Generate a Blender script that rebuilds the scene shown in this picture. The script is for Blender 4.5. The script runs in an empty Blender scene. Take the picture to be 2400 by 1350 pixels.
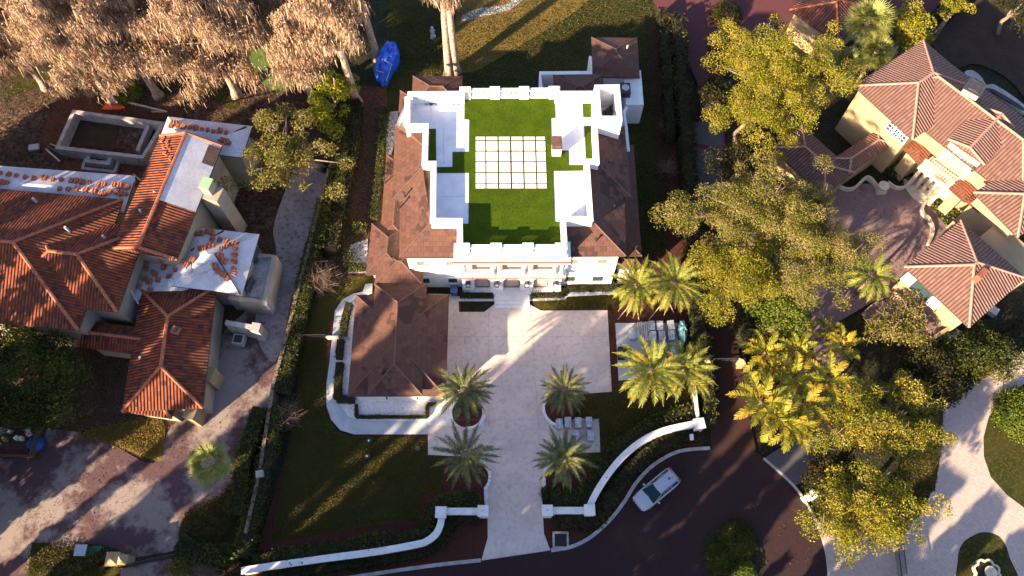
import bpy, bmesh, math, random
import numpy as np
from mathutils import Vector, Matrix
R = math.radians
S = bpy.context.scene
COL = S.collection
# ---------------------------------------------------------------- camera, sky, sun
H, FPX, TILT = 70.0, 1867.0, R(23.9)
cd = bpy.data.cameras.new('camera'); cam = bpy.data.objects.new('camera', cd); COL.objects.link(cam)
cam.location = (0, 0, H); cam.rotation_euler = (TILT, 0, 0)
cd.sensor_width = 36; cd.lens = 36 * FPX / 2400; cd.clip_end = 2000
S.camera = cam
SUN_AZ, SUN_EL = R(43), R(21.5)          # direction the light travels to (from +x), elevation
w = bpy.data.worlds.new('World'); S.world = w; w.use_nodes = True
sky = w.node_tree.nodes.new('ShaderNodeTexSky'); sky.sky_type = 'NISHITA'; sky.sun_disc = False
sky.sun_elevation = SUN_EL
# light comes from (-cos,-sin); sky rotation measured clockwise from +y
sky.sun_rotation = math.atan2(-math.cos(SUN_AZ), -math.sin(SUN_AZ)) % (2 * math.pi)
bg = w.node_tree.nodes['Background']; bg.inputs[1].default_value = 0.073
hz = w.node_tree.nodes.new('ShaderNodeMix'); hz.data_type = 'RGBA'; hz.blend_type = 'MULTIPLY'; hz.inputs[0].default_value = 1
w.node_tree.links.new(sky.outputs[0], hz.inputs[6]); hz.inputs[7].default_value = (1.10, 1.04, 1.16, 1)      # a slightly violet evening sky
w.node_tree.links.new(hz.outputs[2], bg.inputs[0])
sl = bpy.data.lights.new('sun', 'SUN'); sl.energy = 5.0; sl.angle = R(0.9); sl.color = (1.0, 0.76, 0.50)
so = bpy.data.objects.new('sun', sl); COL.objects.link(so)
so.rotation_euler = Vector((math.cos(SUN_AZ) * math.cos(SUN_EL), math.sin(SUN_AZ) * math.cos(SUN_EL), -math.sin(SUN_EL))).to_track_quat('-Z', 'Y').to_euler()
S.view_settings.view_transform = 'Standard'; S.view_settings.look = 'None'
S.view_settings.exposure = 2.22; S.view_settings.gamma = 1.0

# ---------------------------------------------------------------- measuring helpers
ct, st = math.cos(TILT), math.sin(TILT)
def ray(px, py):
    a, b = (px - 1200) / FPX, (675 - py) / FPX
    return Vector((a, b * ct + st, b * st - ct))
def P(px, py, z=0.0):
    d = ray(px, py); k = (z - H) / d.z
    return Vector((d.x * k, d.y * k, z))
def W(px, py, A, B):                     # point on the upright plane through A and B
    n = Vector((B.y - A.y, A.x - B.x, 0)); d = ray(px, py); o = Vector((0, 0, H))
    k = (Vector((A.x, A.y, 0)) - o).dot(n) / d.dot(n)
    return o + d * k
# ---------------------------------------------------------------- materials
MATS = {}
def nt(name):
    m = bpy.data.materials.new(name); m.use_nodes = True; n = m.node_tree
    b = n.nodes['Principled BSDF']; return m, n, b
def node(n, t, **k):
    x = n.nodes.new('ShaderNode' + t)
    for a, v in k.items(): setattr(x, a, v)
    return x
def mixc(n, f, a, b, mode='MIX'):
    x = node(n, 'Mix', data_type='RGBA', blend_type=mode)
    for i, v in ((0, f), (6, a), (7, b)):
        if isinstance(v, bpy.types.NodeSocket): n.links.new(v, x.inputs[i])
        elif isinstance(v, tuple): x.inputs[i].default_value = (*v, 1)[:4]
        else: x.inputs[i].default_value = v
    return x.outputs[2]
def rampf(n, src, a, b):
    x = node(n, 'MapRange'); n.links.new(src, x.inputs[0]); x.inputs[1].default_value = a; x.inputs[2].default_value = b
    x.clamp = True; return x.outputs[0]
def pos(n): return node(n, 'NewGeometry').outputs['Position']
def noise(n, vec, sc, det=4, rough=.6):
    x = node(n, 'TexNoise'); n.links.new(vec, x.inputs['Vector']); x.inputs['Scale'].default_value = sc
    x.inputs['Detail'].default_value = det; x.inputs['Roughness'].default_value = rough; return x.outputs[0]
def bump(n, b, h, s=.4, d=.05):
    x = node(n, 'Bump'); x.inputs['Strength'].default_value = s; x.inputs['Distance'].default_value = d
    n.links.new(h, x.inputs['Height']); n.links.new(x.outputs[0], b.inputs['Normal'])
def mk(name, c1, c2=None, sc=2.0, rough=.8, lo=.4, hi=.62, c3=None, sc3=12.0, lo3=.5, hi3=.62, bs=.3, bd=.03, bsc=None, metal=0, spec=.3):
    """two-tone noise surface, optional third tone of finer speckle"""
    m, n, b = nt(name); p = pos(n)
    b.inputs['Roughness'].default_value = rough; b.inputs['Metallic'].default_value = metal
    b.inputs['Specular IOR Level'].default_value = spec
    if c2 is None: b.inputs['Base Color'].default_value = (*c1, 1)
    else:
        c = mixc(n, rampf(n, noise(n, p, sc), lo, hi), c1, c2)
        if c3: c = mixc(n, rampf(n, noise(n, p, sc3, 3), lo3, hi3), c, c3)
        n.links.new(c, b.inputs['Base Color'])
    if bs: bump(n, b, noise(n, p, bsc or sc * 6, 3), bs, bd)
    MATS[name] = m; return m
def tiles(name, ca, cb, cc, pu, pv, barrel=True, strength=1.0, depth=.08, wear=None):
    """roof tiles in UV metres: u along the eave, v down the slope"""
    m, n, b = nt(name); uv = node(n, 'UVMap').outputs[0]
    sep = node(n, 'SeparateXYZ'); n.links.new(uv, sep.inputs[0])
    def ma(op, a, bb=None):
        x = node(n, 'Math', operation=op)
        for i, v in enumerate((a, bb)):
            if v is None: continue
            if isinstance(v, bpy.types.NodeSocket): n.links.new(v, x.inputs[i])
            else: x.inputs[i].default_value = v
        return x.outputs[0]
    u = ma('DIVIDE', sep.outputs[0], pu); v = ma('DIVIDE', sep.outputs[1], pv)
    fv = ma('FLOOR', v)
    if not barrel: u = ma('ADD', u, ma('MULTIPLY', ma('MODULO', fv, 2), .5))
    fu = ma('FLOOR', u)
    cmb = node(n, 'CombineXYZ'); n.links.new(fu, cmb.inputs[0]); n.links.new(fv, cmb.inputs[1])
    wn = node(n, 'TexWhiteNoise', noise_dimensions='2D'); n.links.new(cmb.outputs[0], wn.inputs[0])
    c = mixc(n, rampf(n, wn.outputs[0], 0, .75), ca, cb)
    c = mixc(n, rampf(n, wn.outputs[0], .78, .95), c, cc)
    big = noise(n, pos(n), .35, 5)
    c = mixc(n, rampf(n, big, .35, .75), c, mixc(n, .55, c, ca))
    c = mixc(n, rampf(n, noise(n, pos(n), 1.6, 5, .7), .56, .72), c, mixc(n, .5, c, (.09, .06, .05)))
    if wear:
        s = ma('MULTIPLY', rampf(n, noise(n, uv, .28, 3, .6), .54, .58), ma('GREATER_THAN', wn.outputs[0], .35)); c = mixc(n, ma('MULTIPLY', s, .8), c, wear)
    uf = ma('FRACT', u); vf = ma('FRACT', v)
    if barrel: hu = ma('ABSOLUTE', ma('SINE', ma('MULTIPLY', uf, math.pi)))
    else: hu = ma('LESS_THAN', ma('ABSOLUTE', ma('SUBTRACT', uf, .5)), .46)
    h = ma('ADD', ma('MULTIPLY', hu, 1.0 if barrel else .4), ma('MULTIPLY', vf, .45))
    gap = ma('LESS_THAN', hu if barrel else ma('MULTIPLY', hu, ma('GREATER_THAN', vf, .10)), .42 if barrel else .5)
    c = mixc(n, ma('MULTIPLY', gap, .45 if barrel else .35), c, (.03, .02, .018))      # mortar-less joints between tiles
    n.links.new(c, b.inputs['Base Color']); b.inputs['Roughness'].default_value = .75
    b.inputs['Specular IOR Level'].default_value = .25
    bump(n, b, h, strength, depth); MATS[name] = m; return m
def leafmat(name, ca, cb, cc=None, tr=.35, sc=.5):
    m, n, b = nt(name); g = node(n, 'NewGeometry')
    f = rampf(n, g.outputs['Random Per Island'], 0, 1)
    c = mixc(n, f, ca, cb)
    if cc: c = mixc(n, rampf(n, noise(n, g.outputs['Position'], sc, 3), .48, .66), c, mixc(n, .75, c, cc))
    n.links.new(c, b.inputs['Base Color']); b.inputs['Roughness'].default_value = .6; b.inputs['Specular IOR Level'].default_value = .25
    t = node(n, 'BsdfTranslucent'); n.links.new(c, t.inputs[0])
    x = node(n, 'MixShader'); x.inputs[0].default_value = tr
    n.links.new(b.outputs[0], x.inputs[1]); n.links.new(t.outputs[0], x.inputs[2])
    n.links.new(x.outputs[0], n.nodes['Material Output'].inputs[0]); MATS[name] = m; return m
def pavers(name, ca, cb, cm, bw=.25, bh=.12, stain=None, sl=.5, sh=.62, ssc=.25, rot=0.0):
    m, n, b = nt(name); p = pos(n)
    mp = node(n, 'Mapping'); n.links.new(p, mp.inputs[0]); mp.inputs['Rotation'].default_value = (0, 0, rot)
    t = node(n, 'TexBrick'); n.links.new(mp.outputs[0], t.inputs[0])
    t.inputs['Color1'].default_value = (*ca, 1); t.inputs['Color2'].default_value = (*cb, 1); t.inputs['Mortar'].default_value = (*cm, 1)
    t.inputs['Scale'].default_value = 1; t.inputs['Brick Width'].default_value = bw; t.inputs['Row Height'].default_value = bh
    t.inputs['Mortar Size'].default_value = .012
    c = mixc(n, rampf(n, noise(n, p, 3, 4), .3, .8), t.outputs[0], mixc(n, .4, t.outputs[0], cb))
    if stain: 
        f = rampf(n, noise(n, p, ssc, 8, .68), sl, sh); c = mixc(n, f, c, stain)
    c = mixc(n, rampf(n, noise(n, p, 7, 3, .7), .60, .72), c, mixc(n, .45, c, (.05, .035, .03)))
    n.links.new(c, b.inputs['Base Color']); b.inputs['Roughness'].default_value = .85; b.inputs['Specular IOR Level'].default_value = .2
    bump(n, b, noise(n, p, 9, 3), .3, .03); MATS[name] = m; return m

mk('soil', (.028, .016, .009), (.05, .030, .016), .8, .95, c3=(.085, .055, .03), sc3=6, bs=.6, bd=.08)
mk('mulch', (.060, .016, .010), (.036, .011, .008), 4, .95, c3=(.08, .028, .016), sc3=14, bs=.8, bd=.06)
mk('dirt_red', (.12, .030, .013), (.055, .024, .013), .5, .95, c3=(.13, .075, .045), sc3=3, lo3=.5, hi3=.75, bs=.8, bd=.1)
mk('leaf_litter', (.050, .027, .015), (.13, .08, .05), .7, .95, c3=(.022, .014, .010), sc3=2.4, lo3=.44, hi3=.62, bs=1, bd=.2, bsc=3)
mk('lawn', (.038, .037, .006), (.052, .042, .009), .22, .95, c3=(.075, .058, .014), sc3=3.5, lo3=.5, hi3=.8, bs=1, bd=.07, bsc=11, spec=.1)
mk('lawn_green', (.022, .028, .006), (.036, .035, .009), .4, .95, c3=(.06, .05, .011), sc3=4, bs=1, bd=.07, bsc=11, spec=.1)
mk('lawn_golden', (.15, .10, .022), (.11, .08, .018), .25, .95, c3=(.19, .12, .035), sc3=5, lo3=.45, hi3=.8, bs=.8, bd=.06, bsc=12, spec=.1)  # golden lawn tone; sunlight is painted in where it marks sun streaks
mk('putting_green', (.06, .10, .02), (.075, .12, .022), .4, .9, bs=.2)
mk('undergrowth', (.009, .011, .004), (.018, .018, .006), 1.2, .95, c3=(.036, .03, .010), sc3=5, bs=1, bd=.2, bsc=4)
mk('concrete', (.57, .485, .435), (.47, .40, .365), .30, .85, c3=(.33, .27, .24), sc3=2.6, lo3=.48, hi3=.9, bs=.3)
mk('walk_concrete', (.45, .46, .46), (.37, .38, .39), .7, .85, bs=.15)
mk('kerb_concrete', (.40, .38, .36), (.28, .26, .25), 1.5, .85, bs=.2)
mk('gravel_white', (.62, .6, .58), (.75, .73, .71), 5, .9, c3=(.25, .24, .23), sc3=11, lo3=.58, hi3=.7, bs=1, bd=.08, bsc=9)
mk('gravel_grey', (.3, .29, .28), (.5, .49, .47), 3, .9, c3=(.12, .11, .11), sc3=5, lo3=.5, hi3=.6, bs=1, bd=.1, bsc=5)
mk('white_stucco', (.72, .71, .70), (.64, .63, .62), .9, .7, c3=(.55, .53, .51), sc3=3.0, lo3=.6, hi3=.85, bs=.1)
mk('white_stone', (.68, .67, .65), (.6, .59, .57), 1.2, .75, c3=(.4, .38, .36), sc3=4, lo3=.6, hi3=.8, bs=.1)
mk('white_deck', (.68, .68, .70), (.58, .58, .61), .7, .7, c3=(.42, .40, .39), sc3=2.4, lo3=.62, hi3=.85, bs=.1)
mk('fake_turf', (.034, .062, .001), (.05, .080, .0015), .8, .9, c3=(.020, .040, .001), sc3=5, lo3=.48, hi3=.75, bs=1, bd=.06, bsc=18, spec=.1)
mk('cream_stucco', (.33, .245, .135), (.29, .215, .12), .7, .85, bs=.15)
mk('beige_stucco', (.30, .255, .19), (.24, .21, .17), .5, .9, bs=.2)
mk('grey_block', (.36, .34, .32), (.25, .23, .22), .9, .9, c3=(.18, .12, .09), sc3=3, lo3=.55, hi3=.75, bs=.3)
mk('underlay', (.40, .40, .42), (.50, .50, .53), .5, .7, c3=(.27, .265, .275), sc3=7, lo3=.5, hi3=.8, bs=.2)
mk('glass', (.03, .05, .055), rough=.08, bs=0, spec=.6)
mk('car_glass', (.006, .030, .036), rough=.6, bs=0, spec=.08)
mk('glass_pale', (.16, .19, .15), rough=.1, bs=0, spec=.6)
mk('dark_metal', (.03, .03, .035), (.05, .045, .045), 3, .5, bs=0)
mk('copper', (.24, .08, .045), (.16, .06, .04), 2, .5, bs=0)
mk('mansion_cap', (.13, .07, .052), (.10, .052, .04), 2, .7, bs=0)
mk('sand_path', (.27, .235, .215), (.20, .165, .155), .5, .95, c3=(.12, .08, .07), sc3=2.5, lo3=.52, hi3=.7, bs=.6, bd=.05)
mk('dark_soil', (.030, .016, .010), (.045, .026, .016), .6, .95, c3=(.02, .015, .01), sc3=4, bs=.6, bd=.06)
leafmat('grass_blade', (.024, .028, .005), (.070, .060, .011), (.085, .06, .012), .2, .4)
leafmat('grass_golden', (.09, .065, .012), (.21, .14, .03), None, .2)  # golden blades; they also carry the painted sun streak on the verge
mk('door_beige', (.36, .28, .24), rough=.6, bs=0)
mk('joint', (.25, .215, .2), bs=0)
mk('slate_blue', (.035, .03, .038), (.028, .024, .032), 2, .7, bs=.2)
mk('trim_dark', (.05, .035, .03), (.07, .05, .04), 2, .6, bs=0)
mk('bark', (.14, .10, .075), (.24, .18, .14), 2, .9, c3=(.08, .06, .045), sc3=6, bs=1, bd=.08, bsc=6)
mk('bark_pale', (.42, .31, .24), (.30, .22, .17), 1.5, .9, c3=(.18, .12, .09), sc3=5, bs=.8, bd=.08, bsc=5)
mk('palm_bark', (.22, .15, .09), (.13, .09, .06), 4, .9, bs=1, bd=.08, bsc=8)
mk('tarp_blue', (.015, .09, .55), (.02, .12, .62), 1.2, .45, bs=1, bd=.25, bsc=1.6, spec=.5)
mk('tarp_teal', (.05, .16, .2), (.10, .2, .24), 1.5, .5, bs=1, bd=.2, bsc=3, spec=.5)
mk('wood', (.38, .27, .16), (.25, .17, .10), 3, .85, bs=.3)
mk('wood_pale', (.5, .45, .38), (.38, .33, .28), 3, .85, bs=.3)
mk('stone_block', (.30, .34, .42), (.22, .25, .31), 3, .7, c3=(.42, .46, .52), sc3=6, bs=.2)
mk('plastic_blue', (.02, .06, .22), rough=.4, bs=0)
mk('plastic_green', (.015, .1, .05), rough=.5, bs=0)
mk('car_paint', (.30, .33, .38), rough=.3, bs=0, spec=.5)
mk('rubber', (.02, .02, .02), rough=.9, bs=0)
mk('chrome', (.6, .6, .62), rough=.2, bs=0, metal=1)
mk('red_lens', (.35, .01, .01), rough=.3, bs=0)
mk('lens', (.6, .62, .65), rough=.15, bs=0, spec=.6)
mk('unit_grey', (.4, .41, .41), (.32, .33, .33), 4, .6, bs=0)
mk('rust_steel', (.12, .06, .04), (.07, .045, .035), 2, .8, bs=.4)
mk('terracotta', (.36, .12, .055), (.22, .075, .045), 3, .8, bs=.3)
mk('orange_paint', (.85, .1, .02), (.7, .1, .03), 4, .8, bs=.2)
mk('water_dark', (.02, .015, .008), (.035, .024, .012), 1, .35, bs=0)
mk('green_cap', (.22, .42, .2), rough=.7, bs=0)
tiles('mansion_tile', (.084, .039, .028), (.112, .051, .036), (.070, .032, .024), .55, .46, False, .9, .05, (.036, .018, .015))
tiles('terracotta_tile', (.235, .052, .017), (.10, .025, .013), (.028, .014, .016), .28, .42, True, 1.0, .14)
tiles('pink_tile', (.195, .108, .082), (.165, .085, .068), (.235, .132, .105), .30, .42, True, 1.0, .13)
tiles('brick_tile', (.22, .08, .045), (.17, .06, .035), (.14, .05, .03), .30, .42, True, .6, .06)
pavers('brick_sand', (.105, .056, .060), (.082, .044, .050), (.06, .042, .042), .22, .11, (.225, .185, .165), .47, .55, .16, .2)
pavers('road_brick', (.036, .017, .017), (.028, .014, .016), (.016, .010, .011), .2, .1, (.050, .025, .021), .5, .8, .1, .7)
pavers('lane_brick', (.050, .021, .016), (.040, .017, .014), (.022, .011, .010), .2, .1, (.032, .016, .014), .5, .62, .3, .3)
pavers('pale_paver', (.44, .36, .31), (.36, .29, .26), (.25, .2, .18), .3, .2, rot=.4)
pavers('court_paver', (.22, .155, .15), (.18, .12, .12), (.10, .07, .07), .28, .18, (.12, .055, .04), .60, .66, .16, .8)
pavers('red_paver', (.11, .034, .036), (.085, .028, .032), (.05, .022, .024), .24, .12)
pavers('grey_paver', (.10, .095, .10), (.08, .075, .085), (.05, .05, .055), .28, .14, rot=.5)
leafmat('oak_leaf', (.10, .115, .007), (.27, .235, .014), (.36, .28, .045))
leafmat('oak_dull', (.09, .095, .013), (.21, .185, .030), (.33, .26, .10))
leafmat('bright_leaf', (.12, .16, .008), (.25, .26, .012), (.27, .23, .015))
leafmat('green_leaf', (.06, .10, .010), (.14, .17, .02), (.20, .18, .03))
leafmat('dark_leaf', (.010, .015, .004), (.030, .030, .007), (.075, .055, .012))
leafmat('hedge_leaf', (.020, .032, .005), (.058, .072, .009), (.13, .12, .014), sc=.35)
leafmat('moss', (.46, .325, .215), (.30, .21, .135), (.52, .37, .235), .3, .25)
leafmat('moss_twig', (.38, .265, .175), (.19, .125, .08), None, .2)
leafmat('bare_twig', (.24, .17, .12), (.15, .10, .07), None, .2)
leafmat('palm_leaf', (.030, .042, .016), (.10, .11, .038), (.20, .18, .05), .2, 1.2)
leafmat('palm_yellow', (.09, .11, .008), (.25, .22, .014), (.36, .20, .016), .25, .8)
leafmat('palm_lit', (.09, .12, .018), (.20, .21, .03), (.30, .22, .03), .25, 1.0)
leafmat('fan_leaf', (.13, .15, .035), (.24, .25, .06), (.3, .27, .08), .25, 1.2)
leafmat('litter_leaf', (.05, .028, .014), (.13, .07, .035), None, .1)

# ---------------------------------------------------------------- objects
def thing(name, label, cat, loc=(0, 0, 0), group=None, rz=0):
    o = bpy.data.objects.new(name, None); COL.objects.link(o); o.empty_display_size = .3
    o.location = loc; o.rotation_euler = (0, 0, rz); tag(o, label, cat, group); return o
def tag(o, label=None, cat=None, group=None, kind=None):
    for k, v in (('label', label), ('category', cat), ('group', group), ('kind', kind)):
        if v: o[k] = v
    return o
def dup(root, loc, rz=0, sc=1, label=None, group=None):
    c = root.copy(); COL.objects.link(c); c.location = loc; c.rotation_euler = (0, 0, rz); c.scale = (sc, sc, sc) if not isinstance(sc, tuple) else sc
    if label: c['label'] = label
    if group: c['group'] = group
    for ch in KIDS.get(root.name, []):
        d = ch.copy(); COL.objects.link(d); d.parent = c; KIDS.setdefault(c.name, []).append(d)
        for g in KIDS.get(ch.name, []):
            e = g.copy(); COL.objects.link(e); e.parent = d; KIDS.setdefault(d.name, []).append(e)
    return c
KIDS = {}
ORI = {}
def origin(o):
    v = Vector((0, 0, 0))
    while o is not None: v += o.location; o = o.parent
    return v
class MB:
    def __init__(s, org=None): s.v = []; s.f = []; s.uv = []; s.sm = False
    def poly(s, pts, uvs=None):
        i = len(s.v); s.v += [tuple(p) for p in pts]; s.f.append(tuple(range(i, i + len(pts)))); s.uv.append(uvs); return s
    def prism(s, pts, z0, z1, cap=True, bottom=False):
        n = len(pts); a = sum(pts[i][0] * pts[(i + 1) % n][1] - pts[(i + 1) % n][0] * pts[i][1] for i in range(n))
        if a < 0: pts = list(reversed(pts))
        lo = [(p[0], p[1], z0) for p in pts]; hi = [(p[0], p[1], z1) for p in pts]
        if cap: s.poly(hi)
        if bottom: s.poly(list(reversed(lo)))
        for i in range(n):
            j = (i + 1) % n; s.poly([lo[i], lo[j], hi[j], hi[i]])
        return s
    def box(s, c, d, rz=0, z0=None):
        """c = centre of the base, d = sizes"""
        x, y = d[0] / 2, d[1] / 2; co, si = math.cos(rz), math.sin(rz)
        return s.prism([(c[0] + a * co - b * si, c[1] + a * si + b * co) for a, b in ((-x, -y), (x, -y), (x, y), (-x, y))], c[2], c[2] + d[2], True, True)
    def tube(s, pts, rad, n=8, cap=True):
        pts = [Vector(p) for p in pts]
        if not hasattr(rad, '__len__'): rad = [rad] * len(pts)
        base = len(s.v); prev = None
        for i, p in enumerate(pts):
            d = (pts[min(i + 1, len(pts) - 1)] - pts[max(i - 1, 0)]).normalized()
            if prev is None: prev = d.orthogonal().normalized()
            a = (prev - d * prev.dot(d)).normalized(); b = d.cross(a); prev = a
            for k in range(n):
                t = 2 * math.pi * k / n; s.v.append(tuple(p + (a * math.cos(t) + b * math.sin(t)) * rad[i]))
        for i in range(len(pts) - 1):
            for k in range(n):
                k2 = (k + 1) % n
                s.f.append((base + i * n + k, base + i * n + k2, base + (i + 1) * n + k2, base + (i + 1) * n + k)); s.uv.append(None)
        if cap:
            s.f.append(tuple(base + k for k in reversed(range(n)))); s.uv.append(None)
            s.f.append(tuple(base + (len(pts) - 1) * n + k for k in range(n))); s.uv.append(None)
        return s
    def lathe(s, c, prof, n=16):
        base = len(s.v)
        for r, z in prof:
            for k in range(n):
                t = 2 * math.pi * k / n; s.v.append((c[0] + r * math.cos(t), c[1] + r * math.sin(t), c[2] + z))
        for i in range(len(prof) - 1):
            for k in range(n):
                k2 = (k + 1) % n; s.f.append((base + i * n + k, base + i * n + k2, base + (i + 1) * n + k2, base + (i + 1) * n + k)); s.uv.append(None)
        s.f.append(tuple(base + (len(prof) - 1) * n + k for k in range(n))); s.uv.append(None)
        return s
    def build(s, name, mat, parent=None, label=None, smooth=False, bevel=0, **k):
        me = bpy.data.meshes.new(name); o = origin(parent)
        rot = parent.rotation_euler.z if parent else 0
        me.from_pydata([(v[0] - o.x, v[1] - o.y, v[2] - o.z) for v in s.v], [], s.f)
        if any(u is not None for u in s.uv):
            l = me.uv_layers.new(name='UVMap')
            for p, u in zip(me.polygons, s.uv):
                if u is not None:
                    for li, q in zip(p.loop_indices, u): l.data[li].uv = q
        me.materials.append(MATS[mat] if isinstance(mat, str) else mat)
        if smooth:
            for p in me.polygons: p.use_smooth = True
        ob = bpy.data.objects.new(name, me); COL.objects.link(ob)
        if parent: ob.parent = parent; KIDS.setdefault(parent.name, []).append(ob)
        if bevel:
            b = ob.modifiers.new('bevel', 'BEVEL'); b.width = bevel; b.segments = 2; b.limit_method = 'ANGLE'
        if label or k: tag(ob, label, **k)
        return ob
def npmesh(name, V, F, mat, parent=None, **k):
    """numpy arrays; V (n,3), F (m,4)"""
    V = np.asarray(V, dtype=np.float32); F = np.asarray(F, dtype=np.int32)
    o = origin(parent); V = V - np.array([o.x, o.y, o.z], dtype=np.float32)
    me = bpy.data.meshes.new(name)
    me.vertices.add(len(V)); me.vertices.foreach_set('co', V.ravel())
    me.loops.add(F.size); me.loops.foreach_set('vertex_index', F.ravel())
    me.polygons.add(len(F)); me.polygons.foreach_set('loop_start', np.arange(0, F.size, F.shape[1], dtype=np.int32))
    me.polygons.foreach_set('loop_total', np.full(len(F), F.shape[1], dtype=np.int32))
    me.update(calc_edges=True); me.validate()
    me.materials.append(MATS[mat])
    ob = bpy.data.objects.new(name, me); COL.objects.link(ob)
    if parent: ob.parent = parent; KIDS.setdefault(parent.name, []).append(ob)
    if k: tag(ob, **k)
    return ob
def inset(pts, d):
    """mitred inward offset of a 2-D polygon"""
    n = len(pts); a = sum(pts[i][0] * pts[(i + 1) % n][1] - pts[(i + 1) % n][0] * pts[i][1] for i in range(n))
    sg = 1 if a > 0 else -1; out = []
    for i in range(n):
        p0, p1, p2 = (Vector(pts[(i + k) % n][:2]) for k in (-1, 0, 1))
        d1 = (p1 - p0).normalized(); d2 = (p2 - p1).normalized()
        n1 = Vector((-d1.y, d1.x)) * sg; n2 = Vector((-d2.y, d2.x)) * sg
        m = (n1 + n2); m = m / max(.3, 1 + n1.dot(n2)); out.append((p1.x + m.x * d, p1.y + m.y * d))
    return out
def smoothline(pts, k=5, closed=False):
    """Catmull-Rom through 2-D points"""
    n = len(pts); out = []
    rng = range(n if closed else n - 1)
    for i in rng:
        g = lambda j: Vector(pts[j % n][:2]) if closed else Vector(pts[max(0, min(n - 1, j))][:2])
        p0, p1, p2, p3 = g(i - 1), g(i), g(i + 1), g(i + 2)
        for t in range(k):
            t /= k; out.append(tuple(.5 * (2 * p1 + (p2 - p0) * t + (2 * p0 - 5 * p1 + 4 * p2 - p3) * t * t + (3 * p1 - p0 - 3 * p2 + p3) * t ** 3)))
    if not closed: out.append(tuple(pts[-1][:2]))
    return out
def scatter(name, px, n, mat, size, seed, label, cat, fringe=0, z=.03):
    """countless small things lying on or growing from the ground, as one object"""
    rng = np.random.default_rng(seed); p = np.array(px, float); lo, hi = p.min(0) - fringe, p.max(0) + fringe
    q = rng.uniform(lo, hi, (n * 4, 2)); ins = np.zeros(len(q), bool); k = len(p)
    for i in range(k):
        a, b = p[i], p[(i + 1) % k]
        if a[1] == b[1]: continue
        ins ^= ((a[1] > q[:, 1]) != (b[1] > q[:, 1])) & (q[:, 0] < (b[0] - a[0]) * (q[:, 1] - a[1]) / (b[1] - a[1]) + a[0])
    q = q[ins][:n]; q = q + rng.normal(0, fringe + .01, q.shape)
    C = np.array([P(a, b, .05) for a, b in q]); C[:, 2] = LAY[0] * .004 + z * rng.uniform(.3, 1.6, len(C))
    V = cards(rng, C, rng.uniform(.6, 1.4, len(C)) * size, .5); V[:, 2] = np.maximum(V[:, 2], LAY[0] * .004 + .004)
    return npmesh(name, V, quads(V), mat, label=label, cat=cat, kind='stuff')
LAY = [0]
def patch(name, px, mat, smooth=False, kind='structure', lay=None, **k):
    """a sheet of ground cover, each 4 mm above the one before"""
    if lay is None: LAY[0] += 1; lay = LAY[0]
    z = .004 * lay
    q = smoothline(px, 5, True) if smooth else px
    pts = [P(a, b, z) for a, b in q]
    m = MB(); n = len(pts); a = sum(pts[i][0] * pts[(i + 1) % n][1] - pts[(i + 1) % n][0] * pts[i][1] for i in range(n))
    if a < 0: pts.reverse()
    from mathutils.geometry import tessellate_polygon
    m.v = [tuple(p) for p in pts]
    for t in tessellate_polygon([pts]):
        t = list(t); A, B, C = (Vector(pts[i]) for i in t)
        if (B - A).cross(C - A).z < 0: t.reverse()
        m.f.append(tuple(t)); m.uv.append(None)
    return m.build(name, mat, kind=kind, **k)
def strip(px, width, z0, z1, smooth=True, closed=False, k=5, zpx=None):
    """wall-like band along a traced line; returns MB"""
    zz = z1 if zpx is None else zpx
    q = smoothline(px, k, closed) if smooth else px
    c = [P(a, b, zz).to_2d() for a, b in q]; m = MB(); L = []; Rr = []
    n = len(c)
    for i in range(n):
        d = (c[min(i + 1, n - 1)] - c[max(i - 1, 0)]) if not closed else (c[(i + 1) % n] - c[i - 1])
        d.normalize(); nn = Vector((-d.y, d.x)) * width / 2
        L.append(c[i] + nn); Rr.append(c[i] - nn)
    for i in range(n if closed else n - 1):
        j = (i + 1) % n; a, b, cc, dd = L[i], L[j], Rr[j], Rr[i]
        m.poly([(*dd, z1), (*cc, z1), (*b, z1), (*a, z1)])
        m.poly([(*a, z0), (*a, z1), (*b, z1), (*b, z0)]); m.poly([(*cc, z0), (*cc, z1), (*dd, z1), (*dd, z0)])
    if not closed:
        for i, fl in ((0, 0), (n - 1, 1)):
            q4 = [(*L[i], z0), (*Rr[i], z0), (*Rr[i], z1), (*L[i], z1)]
            m.poly(q4 if not fl else q4[::-1])
    return m
# ---------------------------------------------------------------- foliage
def unit(rng, n):
    v = rng.normal(size=(n, 3)); return v / np.linalg.norm(v, axis=1)[:, None]
def cards(rng, C, s, asp=.6, hang=None, flat=0):
    """small quads at C (n,3); s size (scalar or array)"""
    n = len(C); s = np.broadcast_to(np.asarray(s, dtype=float), (n,))[:, None]
    if hang is None:
        a = unit(rng, n)
        if flat: a[:, 2] *= 1 - flat; a /= np.linalg.norm(a, axis=1)[:, None]
    else:
        a = np.stack([rng.normal(0, hang, n), rng.normal(0, hang, n), -np.ones(n)], 1); a /= np.linalg.norm(a, axis=1)[:, None]
    r = unit(rng, n); b = np.cross(a, r); b /= np.linalg.norm(b, axis=1)[:, None] + 1e-9
    b = b * s * asp; a = a * s
    V = np.stack([C - a, C + b, C + a, C - b], 1) if hang is None else np.stack([C - b, C + b, C + b * .3 + a * 2, C - b * .3 + a * 2], 1)
    return V.reshape(-1, 3)
def quads(V): return np.arange(len(V)).reshape(-1, 4)
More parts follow.
